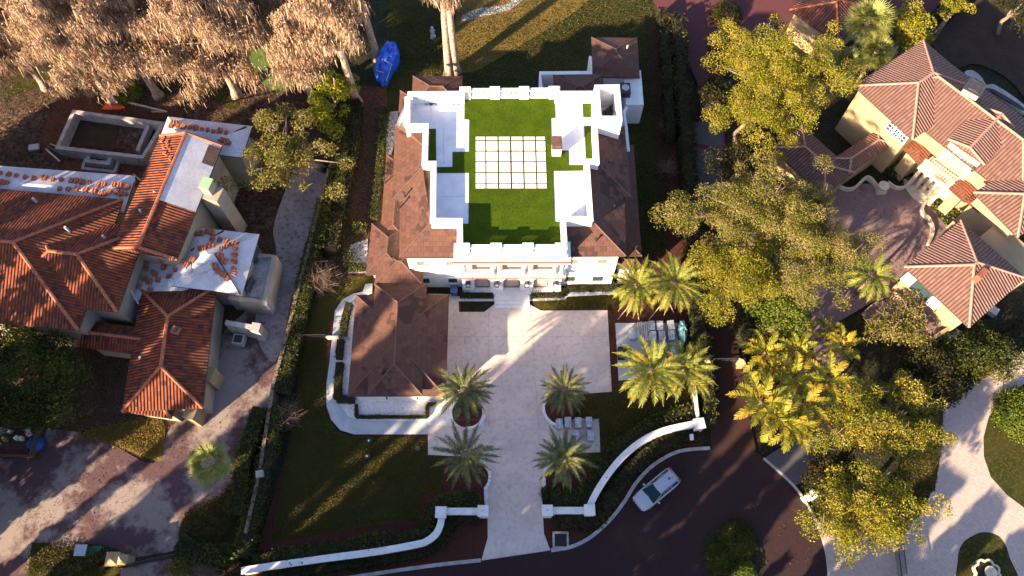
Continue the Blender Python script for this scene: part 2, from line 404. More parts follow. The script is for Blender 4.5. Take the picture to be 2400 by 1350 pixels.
def crown_pts(rng, c, rad, ncl, rcl, per, shell=.55, floor=-.35, rough=.35):
    """leaf centres: clumps through an ellipsoid crown, leaves on each clump's upper skin"""
    out = []; cl = []
    while len(cl) < ncl:
        d = unit(rng, 1)[0]; t = shell + (1 - shell) * rng.random()
        if d[2] < floor: continue
        k = 1 + rough * (math.sin(3 * math.atan2(d[1], d[0]) + c[0]) * .5 + rng.normal() * .35)
        cl.append(np.array(c) + d * np.array(rad) * t * k)
    for p in cl:
        r = rcl * rng.uniform(.6, 1.35); n = int(per * (r / rcl) ** 2)
        d = unit(rng, n); d[:, 2] = np.where(d[:, 2] < -.2, -d[:, 2], d[:, 2])
        t = np.sqrt(rng.uniform(.25, 1.15, n))[:, None]
        out.append(p + d * t * r * np.array([1.05, 1.05, .7]))
    return np.concatenate(out), cl
def tree(name, label, cat, px, py, zc, rad, seed, mat='oak_leaf', ncl=60, rcl=1.1, per=170, leaf=.15, base=None, bark='bark', rt=.3, group=None, twig=0, floor=-.35, limbs=9, shell=.5, rough=.35):
    rng = np.random.default_rng(seed); c = P(px, py, zc)
    b = P(*base) if base else Vector((c.x, c.y, 0))
    t = thing(name, label, cat, (b.x, b.y, 0), group)
    C, cl = crown_pts(rng, c, rad, ncl, rcl, per, shell, floor, rough)
    V = cards(rng, C, rng.uniform(.6, 1.3, len(C)) * leaf, .6)
    m = MB(); top = c - Vector((0, 0, rad[2] * .35)); mid = b.lerp(top, .45); mid += Vector((rng.normal() * .3, rng.normal() * .3, 0))
    m.tube([b, mid, top], [rt, rt * .75, rt * .5], 8)
    idx = rng.permutation(len(cl))[:limbs]
    for i in idx:
        e = Vector(cl[i]); s0 = mid.lerp(top, rng.uniform(.3, 1)); q = s0.lerp(e, .5) + Vector((0, 0, rng.uniform(-.1, .6)))
        m.tube([s0, q, e], [rt * .42, rt * .25, rt * .08], 6)
    m.build('trunk', bark, t, smooth=True)
    npmesh('crown', V, quads(V), mat, t)
    if twig:
        k = np.array(cl)[rng.integers(0, len(cl), twig)]; d = unit(rng, twig); d[:, 2] = np.abs(d[:, 2])
        A = k; Bq = k + d * rcl * rng.uniform(.9, 1.7, (twig, 1)); sd = np.cross(d, unit(rng, twig)) * .035
        V = np.stack([A - sd, A + sd, Bq + sd * .3, Bq - sd * .3], 1).reshape(-1, 3); npmesh('bare_twigs', V, quads(V), 'bare_twig', t)
    return t
def cypress(label, bx, by, hgt, rad, seed, n=9000, group='moss-hung cypress trees along the back yards', lean=(0, 0), crown0=.35, name='cypress_tree', loc=None, narrow=1):
    rng = np.random.default_rng(seed); b = Vector((*loc, 0)) if loc else P(bx, by)
    t = thing(name, label, 'tree', (b.x, b.y, 0), group)
    top = b + Vector((lean[0], lean[1], hgt)); m = MB()
    m.tube([b + Vector((0, 0, -.2)), b + (top - b) * .06, b + (top - b) * .5, top], [.75, .42, .3, .05], 10)
    Ap, Bp = [], []; HC = []
    nb = 46
    for i in range(nb):
        f = crown0 + (1 - crown0) * (i + rng.random()) / nb; s0 = b.lerp(top, f)
        L = rad * (1 - ((f - crown0) / (1 - crown0)) ** 2.2 * .75) * rng.uniform(.55, 1.15) * min(1, .45 + (f - crown0) * 4)
        az = rng.uniform(0, 6.283); d = Vector((math.cos(az), math.sin(az), rng.uniform(-.05, .35)))
        e = s0 + d * L; q = s0 + d * L * .5 + Vector((0, 0, L * .08))
        m.tube([s0, q, e], [.09, .06, .02], 5, False)
        k = int(1.5 * n / nb * (.4 + L / rad))
        u = np.sqrt(rng.random(k))[:, None]; s0a, ea, qa = (np.array(v) for v in (s0, e, q))
        base = np.where(u < .5, s0a + (qa - s0a) * u * 2, qa + (ea - qa) * (u * 2 - 1))
        HC.append(base + rng.normal(0, 1, (k, 3)) * np.array([.62, .62, .38]) * (L / rad) * 1.1)
    m.build('trunk', 'bark_pale', t, smooth=True)
    HC = np.concatenate(HC)
    h = rng.random(len(HC)) < .62
    V = cards(rng, HC[h], rng.uniform(.18, .62, h.sum()), .10, hang=.16)
    npmesh('hanging_moss', V, quads(V), 'moss', t)
    V = cards(rng, HC[~h], rng.uniform(.07, .17, (~h).sum()), .45)
    npmesh('crown', V, quads(V), 'moss_twig', t)
    return t
def hedge(name, label, px, wid, hgt, seed, mat='hedge_leaf', dens=55, leaf=.1, core=True, smooth=True, cat='hedge', group=None, ground=True, rough=.12):
    rng = np.random.default_rng(seed)
    q = smoothline(px, 4) if smooth else px
    c = [P(a, b, 0 if ground else hgt).to_2d() for a, b in q]
    t = thing(name, label, cat, (c[0].x, c[0].y, 0), group); pts = []
    m = MB()
    for i in range(len(c) - 1):
        a, b = c[i], c[i + 1]; L = (b - a).length
        if L < .01: continue
        d = (b - a) / L; nn = Vector((-d.y, d.x)); n = int(L * dens * (wid + 1.4 * hgt))
        u = rng.random(n) * L; s = rng.uniform(-.5, .5, n) * wid; z = rng.uniform(.1, 1, n) * hgt
        side = rng.random(n) < (wid / (wid + 1.6 * hgt)); z = np.where(side, hgt, z); s = np.where(side, s, np.sign(s) * wid / 2)
        bumpy = 1 + rough * np.sin(u * 1.7 + a.x) + rough * .8 * np.sin(u * 4.1 + s * 3 + a.y)
        z = z * bumpy + rng.normal(0, leaf * .8, n); s = s * bumpy + rng.normal(0, leaf * .9, n)
        pts.append(np.stack([a.x + d.x * u + nn.x * s, a.y + d.y * u + nn.y * s, np.maximum(z, .03)], 1))
        w2 = wid * .42; m.prism([tuple(a + nn * w2), tuple(a - nn * w2), tuple(b - nn * w2), tuple(b + nn * w2)], 0, hgt * .88 - .004 * (i % 2))
    C = np.concatenate(pts); V = cards(rng, C, rng.uniform(.6, 1.4, len(C)) * leaf, .6)
    if core: m.build('branches', 'undergrowth', t)
    npmesh('foliage', V, quads(V), mat, t); return t
def shrub(name, label, px, py, r, h, seed, mat='green_leaf', n=900, leaf=.09, cat='shrub', group=None, twiggy=False, z=0):
    rng = np.random.default_rng(seed); c = P(px, py, z); t = thing(name, label, cat, (c.x, c.y, z), group)
    m = MB()
    for i in range(7):
        a = rng.uniform(0, 6.28); e = c + Vector((math.cos(a) * r * .6, math.sin(a) * r * .6, h * .7)); m.tube([c, c.lerp(e, .5) + Vector((0, 0, .1)), e], [.05, .03, .012], 5)
    m.build('stems', 'bark', t)
    if twiggy:
        A = np.repeat(np.array([c + Vector((0, 0, h * .25))]), n, 0) + rng.normal(0, r * .28, (n, 3)); d = unit(rng, n); d[:, 2] = np.abs(d[:, 2]) * .8
        B = A + d * r * rng.uniform(.35, 1.05, (n, 1)); sd = np.cross(d, unit(rng, n)) * .022
        V = np.stack([A - sd, A + sd, B + sd * .3, B - sd * .3], 1).reshape(-1, 3)
    else:
        d = unit(rng, n); d[:, 2] = np.abs(d[:, 2]); C = np.array(c) + d * np.sqrt(rng.uniform(.45, 1.1, (n, 1))) * np.array([r, r, h])
        C[:, :2] += rng.normal(0, r * .08, (n, 2)); V = cards(rng, C, rng.uniform(.6, 1.3, n) * leaf, .6)
    npmesh('foliage', V, quads(V), mat, t); return t
def frond(rng, az, el, L, nl, ll, lw, droop, org=(0, 0, 0), tip=.35):
    """one feather frond -> list of quads; starts at elevation el, arches down"""
    V = []; p = np.array(org, dtype=float); e = el; hd = np.array([math.cos(az), math.sin(az)]); prev = p
    sd = np.array([-hd[1], hd[0], 0]); N = nl
    for i in range(N):
        t = (i + 1) / N; e = el - droop * t ** 1.3
        d = np.array([hd[0] * math.cos(e), hd[1] * math.cos(e), math.sin(e)]); q = prev + d * L / N
        up = np.array([-hd[0] * math.sin(e), -hd[1] * math.sin(e), math.cos(e)])
        V += [prev - sd * .03, prev + sd * .03, q + sd * .02, q - sd * .02]
        if t > .12:
            l = ll * math.sin(math.pi * min(1, .12 + t * .93)) ** .55 * (1 if t < .75 else 1 - (t - .75) / .25 * (1 - tip))
            for s in (-1, 1):
                k = d * rng.uniform(.45, .7) + sd * s * rng.uniform(.6, .8) + up * rng.uniform(.1, .5); k /= np.linalg.norm(k)
                tipp = q + k * l * rng.uniform(.85, 1.1) - np.array([0, 0, l * .1]); wv = d * lw
                V += [prev, q, tipp + wv * .3, tipp - wv * .3] if lw < .12 else [q - wv * .3, q + wv * .6, tipp + wv * .5, tipp - wv * .1]
        prev = q
    return V
def palm_mesh(seed, nf, L, nl, ll, lw, mat, hgt, rt=.22, els=(.95, -.55), droop=(.7, 1.1), name='date_palm', label='x', skirt=True):
    rng = np.random.default_rng(seed); t = thing(name, label, 'palm', (0, 0, 0))
    V = []
    for i in range(nf):
        f = i / nf; az = i * 2.39996 + rng.normal(0, .12); el = els[0] + (els[1] - els[0]) * f + rng.normal(0, .08)
        V += frond(rng, az, el, L * rng.uniform(.82, 1.05) * (.75 + .25 * min(1, f * 3)), nl, ll, lw, rng.uniform(*droop), (math.cos(az) * .12, math.sin(az) * .12, hgt + .1 - .25 * f))
    V = np.array(V)
    m = MB(); m.tube([(0, 0, -.05), (.03, 0, hgt * .5), (0, 0, hgt)], [rt * 1.25, rt, rt * 1.15], 12)
    m.lathe((0, 0, hgt - .9), [(rt * 1.2, 0), (rt * 1.9, .35), (rt * 1.9, .7), (rt * 1.1, 1.05)], 12)
    m.build('trunk', 'palm_bark', t, smooth=True)
    npmesh('fronds', V, quads(V), mat, t); return t
def fan_palm(seed, nf, R_, hgt, mat='fan_leaf', label='x', name='fan_palm'):
    rng = np.random.default_rng(seed); t = thing(name, label, 'palm', (0, 0, 0)); V = []
    for i in range(nf):
        f = i / nf; az = i * 2.39996; el = 1.2 - 1.9 * f + rng.normal(0, .1); st_ = R_ * .55 * rng.uniform(.8, 1.1)
        h = np.array([math.cos(az) * math.cos(el), math.sin(az) * math.cos(el), math.sin(el)]); o = np.array([0, 0, hgt]); c = o + h * st_
        sd = np.array([-math.sin(az), math.cos(az), 0]); V += [o - sd * .02, o + sd * .02, c + sd * .02, c - sd * .02]
        up = np.cross(h, sd)
        for k in range(26):
            a = (k / 25 - .5) * 4.6; d = h * math.cos(a) + sd * math.sin(a) + up * rng.uniform(-.05, .15) - np.array([0, 0, .25]); d /= np.linalg.norm(d)
            e = c + d * R_ * .5 * rng.uniform(.8, 1.1); ww = np.cross(d, up); ww /= np.linalg.norm(ww); V += [c, c + d * R_ * .2 + ww * .06, e, c + d * R_ * .2 - ww * .06]
    m = MB(); m.tube([(0, 0, -.05), (0, 0, hgt * .5), (0, 0, hgt)], [.24, .19, .2], 10).build('trunk', 'bark_pale', t, smooth=True)
    V = np.array(V); npmesh('fronds', V, quads(V), mat, t); return t
# ---------------------------------------------------------------- building helpers
def slope_face(m, pts):
    """face with UV metres along the eave / down the slope"""
    pts = [Vector(p) for p in pts]; n = Vector((0, 0, 0))
    for i in range(1, len(pts) - 1): n += (pts[i] - pts[0]).cross(pts[i + 1] - pts[0])
    n.normalize()
    if n.z < 0: pts.reverse(); n = -n
    d = Vector((0, 0, -1)); d = d - n * d.dot(n)
    if d.length < 1e-3: d = Vector((0, -1, 0))
    d.normalize(); u = n.cross(d)
    m.poly(pts, [(p.dot(u), p.dot(d)) for p in pts])
def rect_of(cs, z):
    """best rectangle (world) through four traced corners a b c d, long edges ab / dc"""
    p = [P(x, y, z).to_2d() for x, y in cs]
    c = sum(p, Vector((0, 0))) / 4
    ax = ((p[1] - p[0]) + (p[2] - p[3])).normalized(); ay = Vector((-ax.y, ax.x))
    hx = (abs((p[1] - p[0]).dot(ax)) + abs((p[2] - p[3]).dot(ax))) / 4; hy = (abs((p[3] - p[0]).dot(ay)) + abs((p[2] - p[1]).dot(ay))) / 4
    return c, ax, ay, hx, hy
def hip(parent, cs, ez, pitch, roof='mansion_tile', wall=None, over=.5, z0=0, gable=(0, 0), cap=None, capr=.11, thick=.16, fascia='trim_dark', roofname='roof', wallname='wall', shed=None, roofparts=None):
    c, ax, ay, hx, hy = rect_of(cs, ez)
    if hy > hx: ax, ay, hx, hy = ay, -ax, hy, hx
    q = lambda a, b, z: Vector((*(c + ax * a + ay * b), z))
    rise = hy * pitch; e0 = 0 if gable[0] else hy; e1 = 0 if gable[1] else hy
    A, B, C_, D = q(-hx, -hy, ez), q(hx, -hy, ez), q(hx, hy, ez), q(-hx, hy, ez)
    r0, r1 = q(-hx + e0, 0, ez + rise), q(hx - e1, 0, ez + rise)
    m = MB(); flat = (r1 - r0).length < .02
    slope_face(m, [A, B, r1] if flat else [A, B, r1, r0]); slope_face(m, [C_, D, r0] if flat else [C_, D, r0, r1])
    slope_face(m, [B, C_, r1]); slope_face(m, [D, A, r0])
    rf = m.build(roofname, roof, parent)
    f = MB(); f.prism([A, B, C_, D], ez - thick, ez - .012, True, True); f.build('fascia', fascia, parent)
    if cap:
        k = MB()
        for a, b in ((A, r0), (D, r0), (B, r1), (C_, r1)): k.tube([a, b], capr, 6)
        if not flat: k.tube([r0, r1], capr * 1.05, 6)
        k.build('ridge_cap', cap, parent)
    if wall:
        w_ = MB(); o = over; w_.prism([q(-hx + o, -hy + o, 0), q(hx - o, -hy + o, 0), q(hx - o, hy - o, 0), q(-hx + o, hy - o, 0)], z0, ez - thick + .01, False)
        w_.build(wallname, wall, parent)
    return dict(c=c, ax=ax, ay=ay, hx=hx, hy=hy, ez=ez, q=q, r0=r0, r1=r1, over=over, roof=rf)
def wall_rect(parent, A, B, px4, name, mat, out=.04, frame=None, fw=.08, label=None):
    """a panel on the upright plane A-B spanning two traced opposite corners"""
    a = W(px4[0], px4[1], A, B); b = W(px4[2], px4[3], A, B); d = (B - A).to_2d().normalized(); n = Vector((d.y, -d.x))
    sa, sb = sorted(((a - A).to_2d().dot(d), (b - A).to_2d().dot(d))); za, zb = sorted((a.z, b.z))
    return wall_panel(parent, A, d, n, sa, sb, za, zb, name, mat, out, frame, fw, label)
def wall_panel(parent, A, d, n, sa, sb, za, zb, name, mat, out=.04, frame=None, fw=.08, label=None, bars=(1, 1)):
    def g(s, o, z): p = A.to_2d() + d * s + n * o; return (p.x, p.y, z)
    def bx(m, s0, s1, z0, z1, o0, o1):
        m.prism([g(s0, o0, 0), g(s1, o0, 0), g(s1, o1, 0), g(s0, o1, 0)], z0, z1, True, True)
    m = MB(); bx(m, sa, sb, za, zb, -.02, out); w_ = m.build(name, mat, parent, label)
    if frame:
        f = MB(); o = out + .05
        bx(f, sa - fw, sa, za - fw, zb + fw, -.02, o); bx(f, sb, sb + fw, za - fw, zb + fw, -.02, o)
        bx(f, sa, sb, zb, zb + fw, -.02, o); bx(f, sa, sb, za - fw, za, -.02, o + .05)
        for i in range(1, bars[0]): x = sa + (sb - sa) * i / bars[0]; bx(f, x - .02, x + .02, za, zb, out, out + .03)
        for i in range(1, bars[1]): z = za + (zb - za) * i / bars[1]; bx(f, sa, sb, z - .02, z + .02, out, out + .028)
        f.build('window_frame', frame, w_)
    return w_
# ================================================================ THE SETTING
g = MB(); g.poly([(-300, -200, 0), (300, -200, 0), (300, 400, 0), (-300, 400, 0)]); g.build('ground', 'undergrowth', kind='structure')
patch('west_yard', [(-300, 150), (120, 190), (420, 190), (700, 170), (830, 200), (800, 420), (740, 640), (700, 800), (660, 1000), (560, 1340), (-300, 1600)], 'soil')
patch('dirt', [(-200, 300), (60, 250), (150, 215), (380, 225), (560, 215), (700, 230), (720, 330), (640, 520), (520, 640), (300, 620), (-200, 620)], 'leaf_litter', True)
patch('dirt', [(95, 320), (150, 235), (260, 235), (420, 260), (400, 300), (330, 440), (210, 440), (130, 380)], 'dirt_red', True)
patch('lawn', [(560, 250), (600, 110), (700, 60), (640, 0), (300, -80), (-100, -80), (-100, 230), (110, 200), (160, 190), (330, 60), (420, 170), (500, 235)], 'lawn_green', True)
patch('putting_green', [(585, 130), (610, 112), (650, 95), (680, 110), (715, 150), (700, 190), (665, 214), (630, 205), (600, 180)], 'putting_green', True)
patch('north_lawn', [(900, 190), (915, -60), (1560, -60), (1575, 300), (1590, 640), (1500, 640), (880, 620), (905, 240)], 'lawn_green')
patch('north_lawn', [(1060, 170), (1075, -60), (1340, -60), (1460, -60), (1330, 40), (1180, 130), (1110, 170)], 'lawn_golden')  # sunlit streak across the lawn, painted as a golden sheet
patch('footpath', [(1085, 35), (1130, 18), (1180, 12), (1215, -10), (1235, -10), (1190, 25), (1130, 38), (1088, 50)], 'gravel_grey', True)
patch('side_yard', [(835, 200), (905, 205), (912, 420), (895, 640), (870, 680), (800, 720), (770, 1010), (690, 1280), (620, 1300), (700, 940), (745, 700), (800, 520), (830, 330)], 'dirt_red')
patch('side_lawn', [(850, 260), (895, 250), (900, 420), (870, 560), (862, 668), (830, 690), (790, 700), (700, 800), (760, 640), (800, 520)], 'soil')
patch('east_bed', [(1520, 60), (1560, 60), (1610, 640), (1600, 760), (1560, 640), (1530, 300)], 'mulch')
patch('drive_side', [(1500, 600), (1640, 590), (1650, 1000), (1640, 990), (1500, 1040), (1400, 1200), (1275, 1200), (1275, 1000), (1440, 920), (1440, 700)], 'mulch')
patch('drive_lawn', [(1240, 700), (1460, 690), (1600, 660), (1640, 700), (1660, 990), (1560, 1015), (1480, 1060), (1430, 1110), (1400, 1090), (1280, 1060), (1280, 930), (1434, 918), (1445, 727), (1262, 727)], 'lawn')
patch('mulch_bed', [(1423, 715), (1650, 700), (1655, 760), (1445, 757), (1437, 915), (1434, 700)], 'mulch')
patch('mulch_bed', [(1425, 727), (1441, 727), (1448, 900), (1436, 918), (1430, 800)], 'mulch')
patch('mulch_bed', [(1440, 1130), (1560, 1020), (1640, 985), (1645, 1048), (1590, 1050), (1500, 1110), (1460, 1180), (1400, 1240), (1330, 1280), (1290, 1290), (1272, 1250), (1272, 1195), (1390, 1190)], 'mulch', True)
patch('mulch_bed', [(600, 1300), (690, 1000), (700, 790), (760, 780), (765, 1020), (1010, 1015), (1145, 1060), (1143, 1250), (1128, 1315), (830, 1352), (560, 1352)], 'mulch')
patch('front_lawn', [(708, 800), (766, 795), (764, 960), (790, 1010), (830, 1024), (995, 1024), (1003, 1066), (1040, 1070), (1040, 1152), (987, 1153), (984, 1216), (800, 1242), (636, 1269), (670, 1080), (695, 940)], 'lawn')
patch('front_lawn', [(808, 645), (872, 645), (872, 668), (850, 682), (815, 700), (770, 760), (765, 790), (715, 790), (745, 700)], 'lawn')
# brick and sand drive of the west house
patch('brick_drive', [(700, 388), (762, 390), (752, 470), (712, 590), (690, 690), (672, 800), (645, 900), (615, 985), (600, 1010), (575, 1070), (566, 1130), (500, 1180), (440, 1200), (418, 1265), (410, 1290), (300, 1312), (288, 1340), (60, 1400), (-200, 1400), (-200, 1030), (0, 1005), (180, 1012), (260, 1040), (360, 1085), (400, 1000), (470, 960), (480, 900), (520, 785), (600, 700), (650, 560), (660, 480)], 'brick_sand', True)
patch('sand_path', [(700, 388), (762, 392), (748, 480), (706, 600), (682, 700), (664, 800), (640, 850), (605, 800), (600, 735), (625, 690), (648, 600), (640, 540), (660, 470)], 'sand_path', True)
patch('grass_verge', [(75, 1272), (110, 1272), (150, 1285), (195, 1272), (280, 1290), (300, 1330), (140, 1420), (55, 1400)], 'lawn')
patch('grass_verge', [(180, 1020), (290, 990), (380, 985), (380, 1060), (365, 1080), (250, 1035)], 'lawn_golden', True)
patch('grass_verge', [(440, 1203), (500, 1182), (556, 1130), (566, 1120), (580, 1160), (560, 1250), (490, 1330), (420, 1270)], 'lawn', True)
patch('grass_verge', [(437, 1206), (470, 1190), (520, 1165), (560, 1122), (563, 1145), (530, 1195), (480, 1212)], 'lawn_golden', True)  # streak of sun over the verge, put into the grass colour
patch('brick_drive', [(285, 1330), (400, 1308), (440, 1350), (430, 1420), (270, 1420)], 'brick_sand')
# concrete drive and walks
patch('concrete_drive', [(1000, 688), (1075, 690), (1076, 731), (1135, 731), (1160, 712), (1160, 700), (1240, 700), (1242, 714), (1268, 728), (1424, 727), (1434, 918), (1340, 925), (1285, 940), (1272, 960), (1276, 980), (1300, 1002), (1302, 1050), (1290, 1072), (1272, 1105), (1270, 1140), (1272, 1200), (1275, 1250), (1290, 1290), (1128, 1314), (1143, 1260), (1142, 1120), (1128, 1072), (1003, 1066), (1003, 985), (1040, 940), (1045, 700)], 'concrete')
patch('paving_slab', [(1300, 978), (1404, 982), (1407, 1060), (1352, 1062), (1300, 1040)], 'concrete')
patch('paving_slab', [(1442, 757), (1590, 757), (1592, 880), (1450, 892)], 'walk_concrete')
patch('gravel_bed', [(800, 720), (832, 700), (832, 930), (1047, 930), (1110, 930), (1130, 960), (1133, 1000), (830, 992), (795, 960), (780, 900)], 'gravel_white')
patch('walkway', [(873, 664), (856, 666), (850, 684), (828, 688), (803, 702), (785, 728), (777, 800), (772, 850), (765, 900), (765, 950), (775, 982), (797, 1008), (830, 1018), (1003, 1018), (1003, 988), (845, 985), (815, 975), (795, 945), (793, 905), (800, 850), (803, 770), (812, 725), (832, 702), (872, 688)], 'walk_concrete')
patch('gravel_bed', [(1050, 692), (1440, 676), (1448, 690), (1330, 695), (1325, 703), (1240, 706), (1240, 700), (1160, 700), (1158, 706), (1076, 706)], 'gravel_white')
patch('gravel_bed', [(1135, 1060), (1143, 1130), (1143, 1190), (1136, 1180), (1132, 1120), (1122, 1075)], 'gravel_white', True)
patch('gravel_bed', [(1302, 1050), (1290, 1072), (1272, 1105), (1270, 1140), (1280, 1140), (1284, 1105), (1296, 1085), (1310, 1062)], 'gravel_white')
patch('gravel_bed', [(905, 262), (932, 260), (934, 292), (916, 370), (904, 365)], 'gravel_grey')
patch('gravel_bed', [(820, 575), (862, 560), (860, 640), (816, 640)], 'gravel_grey')
def disc(name, px, py, r, mat, lay=None):
    c = P(px, py); LAY[0] += 1; z = .004 * LAY[0]; m = MB(); m.poly([(c.x + r * math.cos(i * .196), c.y + r * math.sin(i * .196), z) for i in range(32)]); return m.build(name, mat, kind='structure')
disc('mulch_circle', 1095, 968, 1.35, 'mulch'); disc('mulch_circle', 1316, 958, 1.45, 'mulch')
disc('mulch_circle', 1108, 1120, 1.35, 'mulch'); disc('mulch_circle', 1318, 1128, 1.45, 'mulch')
for i, (a, b) in enumerate([((1048, 790), (1428, 790)), ((1048, 857), (1432, 857)), ((1145, 1136), (1271, 1134)), ((1243, 714), (1270, 1130)), ((1145, 730), (1145, 1000)), ((1048, 985), (1280, 985))]):
    pa, pb = P(*a), P(*b); z = .004 * LAY[0] + .006
    d = (pb - pa).normalized(); n_ = Vector((-d.y, d.x, 0)) * .008
    MB().poly([(*(pa - n_).xy, z), (*(pb - n_).xy, z), (*(pb + n_).xy, z), (*(pa + n_).xy, z)]).build('drive_joint', 'joint', kind='structure')
# road and lanes
patch('road', [(600, 1460), (700, 1375), (830, 1353), (1000, 1328), (1128, 1314), (1290, 1290), (1340, 1280), (1385, 1257), (1430, 1217), (1465, 1172), (1490, 1132), (1530, 1090), (1590, 1057), (1665, 1049), (1760, 1050), (1815, 1090), (1862, 1140), (1900, 1200), (1930, 1270), (1942, 1340), (1946, 1480)], 'road_brick')
patch('lane', [(1628, 590), (1668, 590), (1705, 700), (1722, 760), (1738, 860), (1750, 940), (1772, 1055), (1735, 1064), (1700, 1078), (1665, 1052), (1668, 900), (1664, 790)], 'lane_brick')
patch('lane', [(1660, 851), (1738, 848), (1750, 940), (1772, 1055), (1735, 1064), (1700, 1078), (1665, 1052), (1668, 940)], 'lane_brick')
patch('north_drive', [(1585, -60), (1588, 90), (1612, 150), (1636, 200), (1640, 280), (1618, 350), (1608, 430), (1690, 430), (1700, 330), (1690, 240), (1700, 170), (1760, 120), (1850, 100), (1960, 60), (2060, 40), (2200, 30), (2400, -60)], 'red_paver', True)
patch('lane', [(1614, 290), (1640, 285), (1695, 290), (1695, 360), (1690, 470), (1612, 470)], 'grey_paver')
patch('lane_band', [(1612, 332), (1690, 346), (1689, 356), (1611, 342)], 'red_paver')
patch('courtyard', [(1900, 440), (2000, 440), (2020, 430), (2110, 440), (2175, 470), (2225, 540), (2200, 600), (2120, 680), (2060, 700), (1990, 740), (1960, 760), (1960, 790), (1990, 860), (1930, 870), (1900, 800), (1870, 740), (1850, 620), (1880, 560)], 'court_paver', True)
patch('grey_apron', [(1790, 1075), (1850, 1035), (1905, 1020), (1905, 1080), (1880, 1130), (1860, 1140), (1815, 1092)], 'grey_paver')
patch('east_drive', [(2460, 760), (2400, 802), (2340, 845), (2260, 895), (2214, 935), (2208, 980), (2207, 1050), (2196, 1120), (2180, 1180), (2150, 1215), (2080, 1230), (1990, 1200), (1908, 1225), (1932, 1270), (1943, 1340), (1947, 1450), (2500, 1450), (2500, 760)], 'pale_paver')
patch('drive_island', [(2440, 880), (2400, 900), (2350, 935), (2318, 975), (2305, 1025), (2306, 1070), (2322, 1118), (2360, 1160), (2420, 1205), (2480, 1230), (2480, 880)], 'lawn_green')
patch('drive_island', [(2285, 1253), (2310, 1247), (2340, 1256), (2358, 1280), (2368, 1310), (2390, 1360), (2400, 1420), (2250, 1420), (2244, 1320), (2255, 1275)], 'lawn_green', True)
patch('east_lawn', [(2190, 900), (2212, 940), (2207, 1050), (2190, 1150), (2130, 1190), (2100, 1130), (2110, 1000), (2150, 940)], 'lawn')
patch('east_lawn', [(2190, 960), (2207, 940), (2206, 1060), (2180, 1120), (2160, 1110)], 'lawn_golden', True)
patch('back_garden', [(2180, 60), (2260, -40), (2480, -40), (2480, 330), (2380, 200), (2290, 150), (2220, 160)], 'dark_soil', True)
# kerbs: real steps
def kerb(px, wid=.3): m = strip(px, wid, 0, .13 + LAY[0] * .004 * .3); m.build('kerb', 'kerb_concrete', kind='structure')
kerb([(700, 1372), (830, 1352), (1000, 1327), (1127, 1313)]); kerb([(1292, 1290), (1340, 1281), (1385, 1258), (1430, 1218), (1465, 1173), (1490, 1133), (1530, 1091), (1590, 1058), (1664, 1050)])
kerb([(1790, 1074), (1862, 1140), (1902, 1200), (1930, 1268), (1942, 1335), (1945, 1420)], .22)
kerb([(2207, 935), (2207, 1050), (2193, 1128), (2172, 1190)], .14); kerb([(2350, 932), (2316, 975), (2303, 1025), (2305, 1072), (2322, 1120), (2362, 1164), (2430, 1215)], .14)
LEV = .004 * LAY[0]
scatter('grass', [(708, 800), (766, 795), (764, 960), (790, 1010), (830, 1024), (995, 1024), (1003, 1066), (1040, 1070), (1040, 1152), (987, 1153), (984, 1216), (800, 1242), (636, 1269), (670, 1080), (695, 940)], 26000, 'grass_blade', .06, 1, 'short olive grass of the front lawn', 'grass', 1.5)
scatter('grass', [(905, 10), (1520, 0), (1575, 300), (1560, 600), (1500, 600), (1495, 100), (1385, 90), (1380, 135), (1265, 170), (1260, 200), (960, 180), (905, 205)], 26000, 'grass_blade', .08, 2, 'short grass of the shaded lawn behind the white house', 'grass', 1.5)
scatter('grass', [(1250, 706), (1440, 700), (1446, 727), (1290, 727)], 2500, 'grass_blade', .05, 3, 'strip of grass along the top of the concrete drive', 'grass', 1)
scatter('grass', [(1434, 922), (1640, 900), (1655, 985), (1560, 1012), (1480, 1056), (1430, 1100), (1410, 1070), (1405, 985), (1345, 975), (1350, 930)], 9000, 'grass_blade', .07, 4, 'grass of the palm lawn east of the drive', 'grass', 2)
scatter('grass', [(180, 1020), (290, 990), (380, 985), (378, 1058), (360, 1075), (250, 1035)], 3500, 'grass_golden', .09, 5, 'golden unmown grass below the villa porch', 'grass', 6)
scatter('grass', [(437, 1206), (470, 1190), (520, 1165), (560, 1122), (570, 1160), (555, 1240), (490, 1310), (425, 1270)], 5000, 'grass_blade', .10, 6, 'rough grass verge beside the lower brick drive', 'grass', 5)
scatter('grass', [(437, 1206), (470, 1190), (520, 1165), (560, 1122), (563, 1145), (530, 1195), (480, 1212)], 1500, 'grass_golden', .09, 7, 'sunlit golden edge grass of the verge by the brick drive', 'grass', 4)  # blades coloured to go with the painted sun streak below them
scatter('grass', [(75, 1272), (195, 1272), (280, 1290), (300, 1330), (140, 1350), (60, 1350)], 3500, 'grass_blade', .08, 8, 'rough grass round the golf cart', 'grass', 4)
scatter('grass', [(2190, 900), (2212, 940), (2207, 1050), (2190, 1150), (2130, 1190), (2100, 1130), (2110, 1000), (2150, 940)], 5000, 'grass_blade', .08, 9, 'grass west of the pale east drive', 'grass', 1)
scatter('fallen_leaves', [(0, 200), (150, 215), (560, 200), (720, 250), (720, 330), (640, 520), (520, 640), (480, 330), (200, 245), (100, 380), (0, 380)], 9000, 'litter_leaf', .09, 10, 'fallen leaves strewn over the dirt behind the villa', 'leaves', 4)
scatter('fallen_leaves', [(700, 390), (760, 392), (700, 700), (600, 1010), (560, 1130), (440, 1200), (300, 1310), (20, 1250), (0, 1010), (180, 1012), (360, 1085), (480, 900), (600, 700)], 2600, 'litter_leaf', .06, 11, 'fallen leaves blown across the west brick drive', 'leaves', 4)
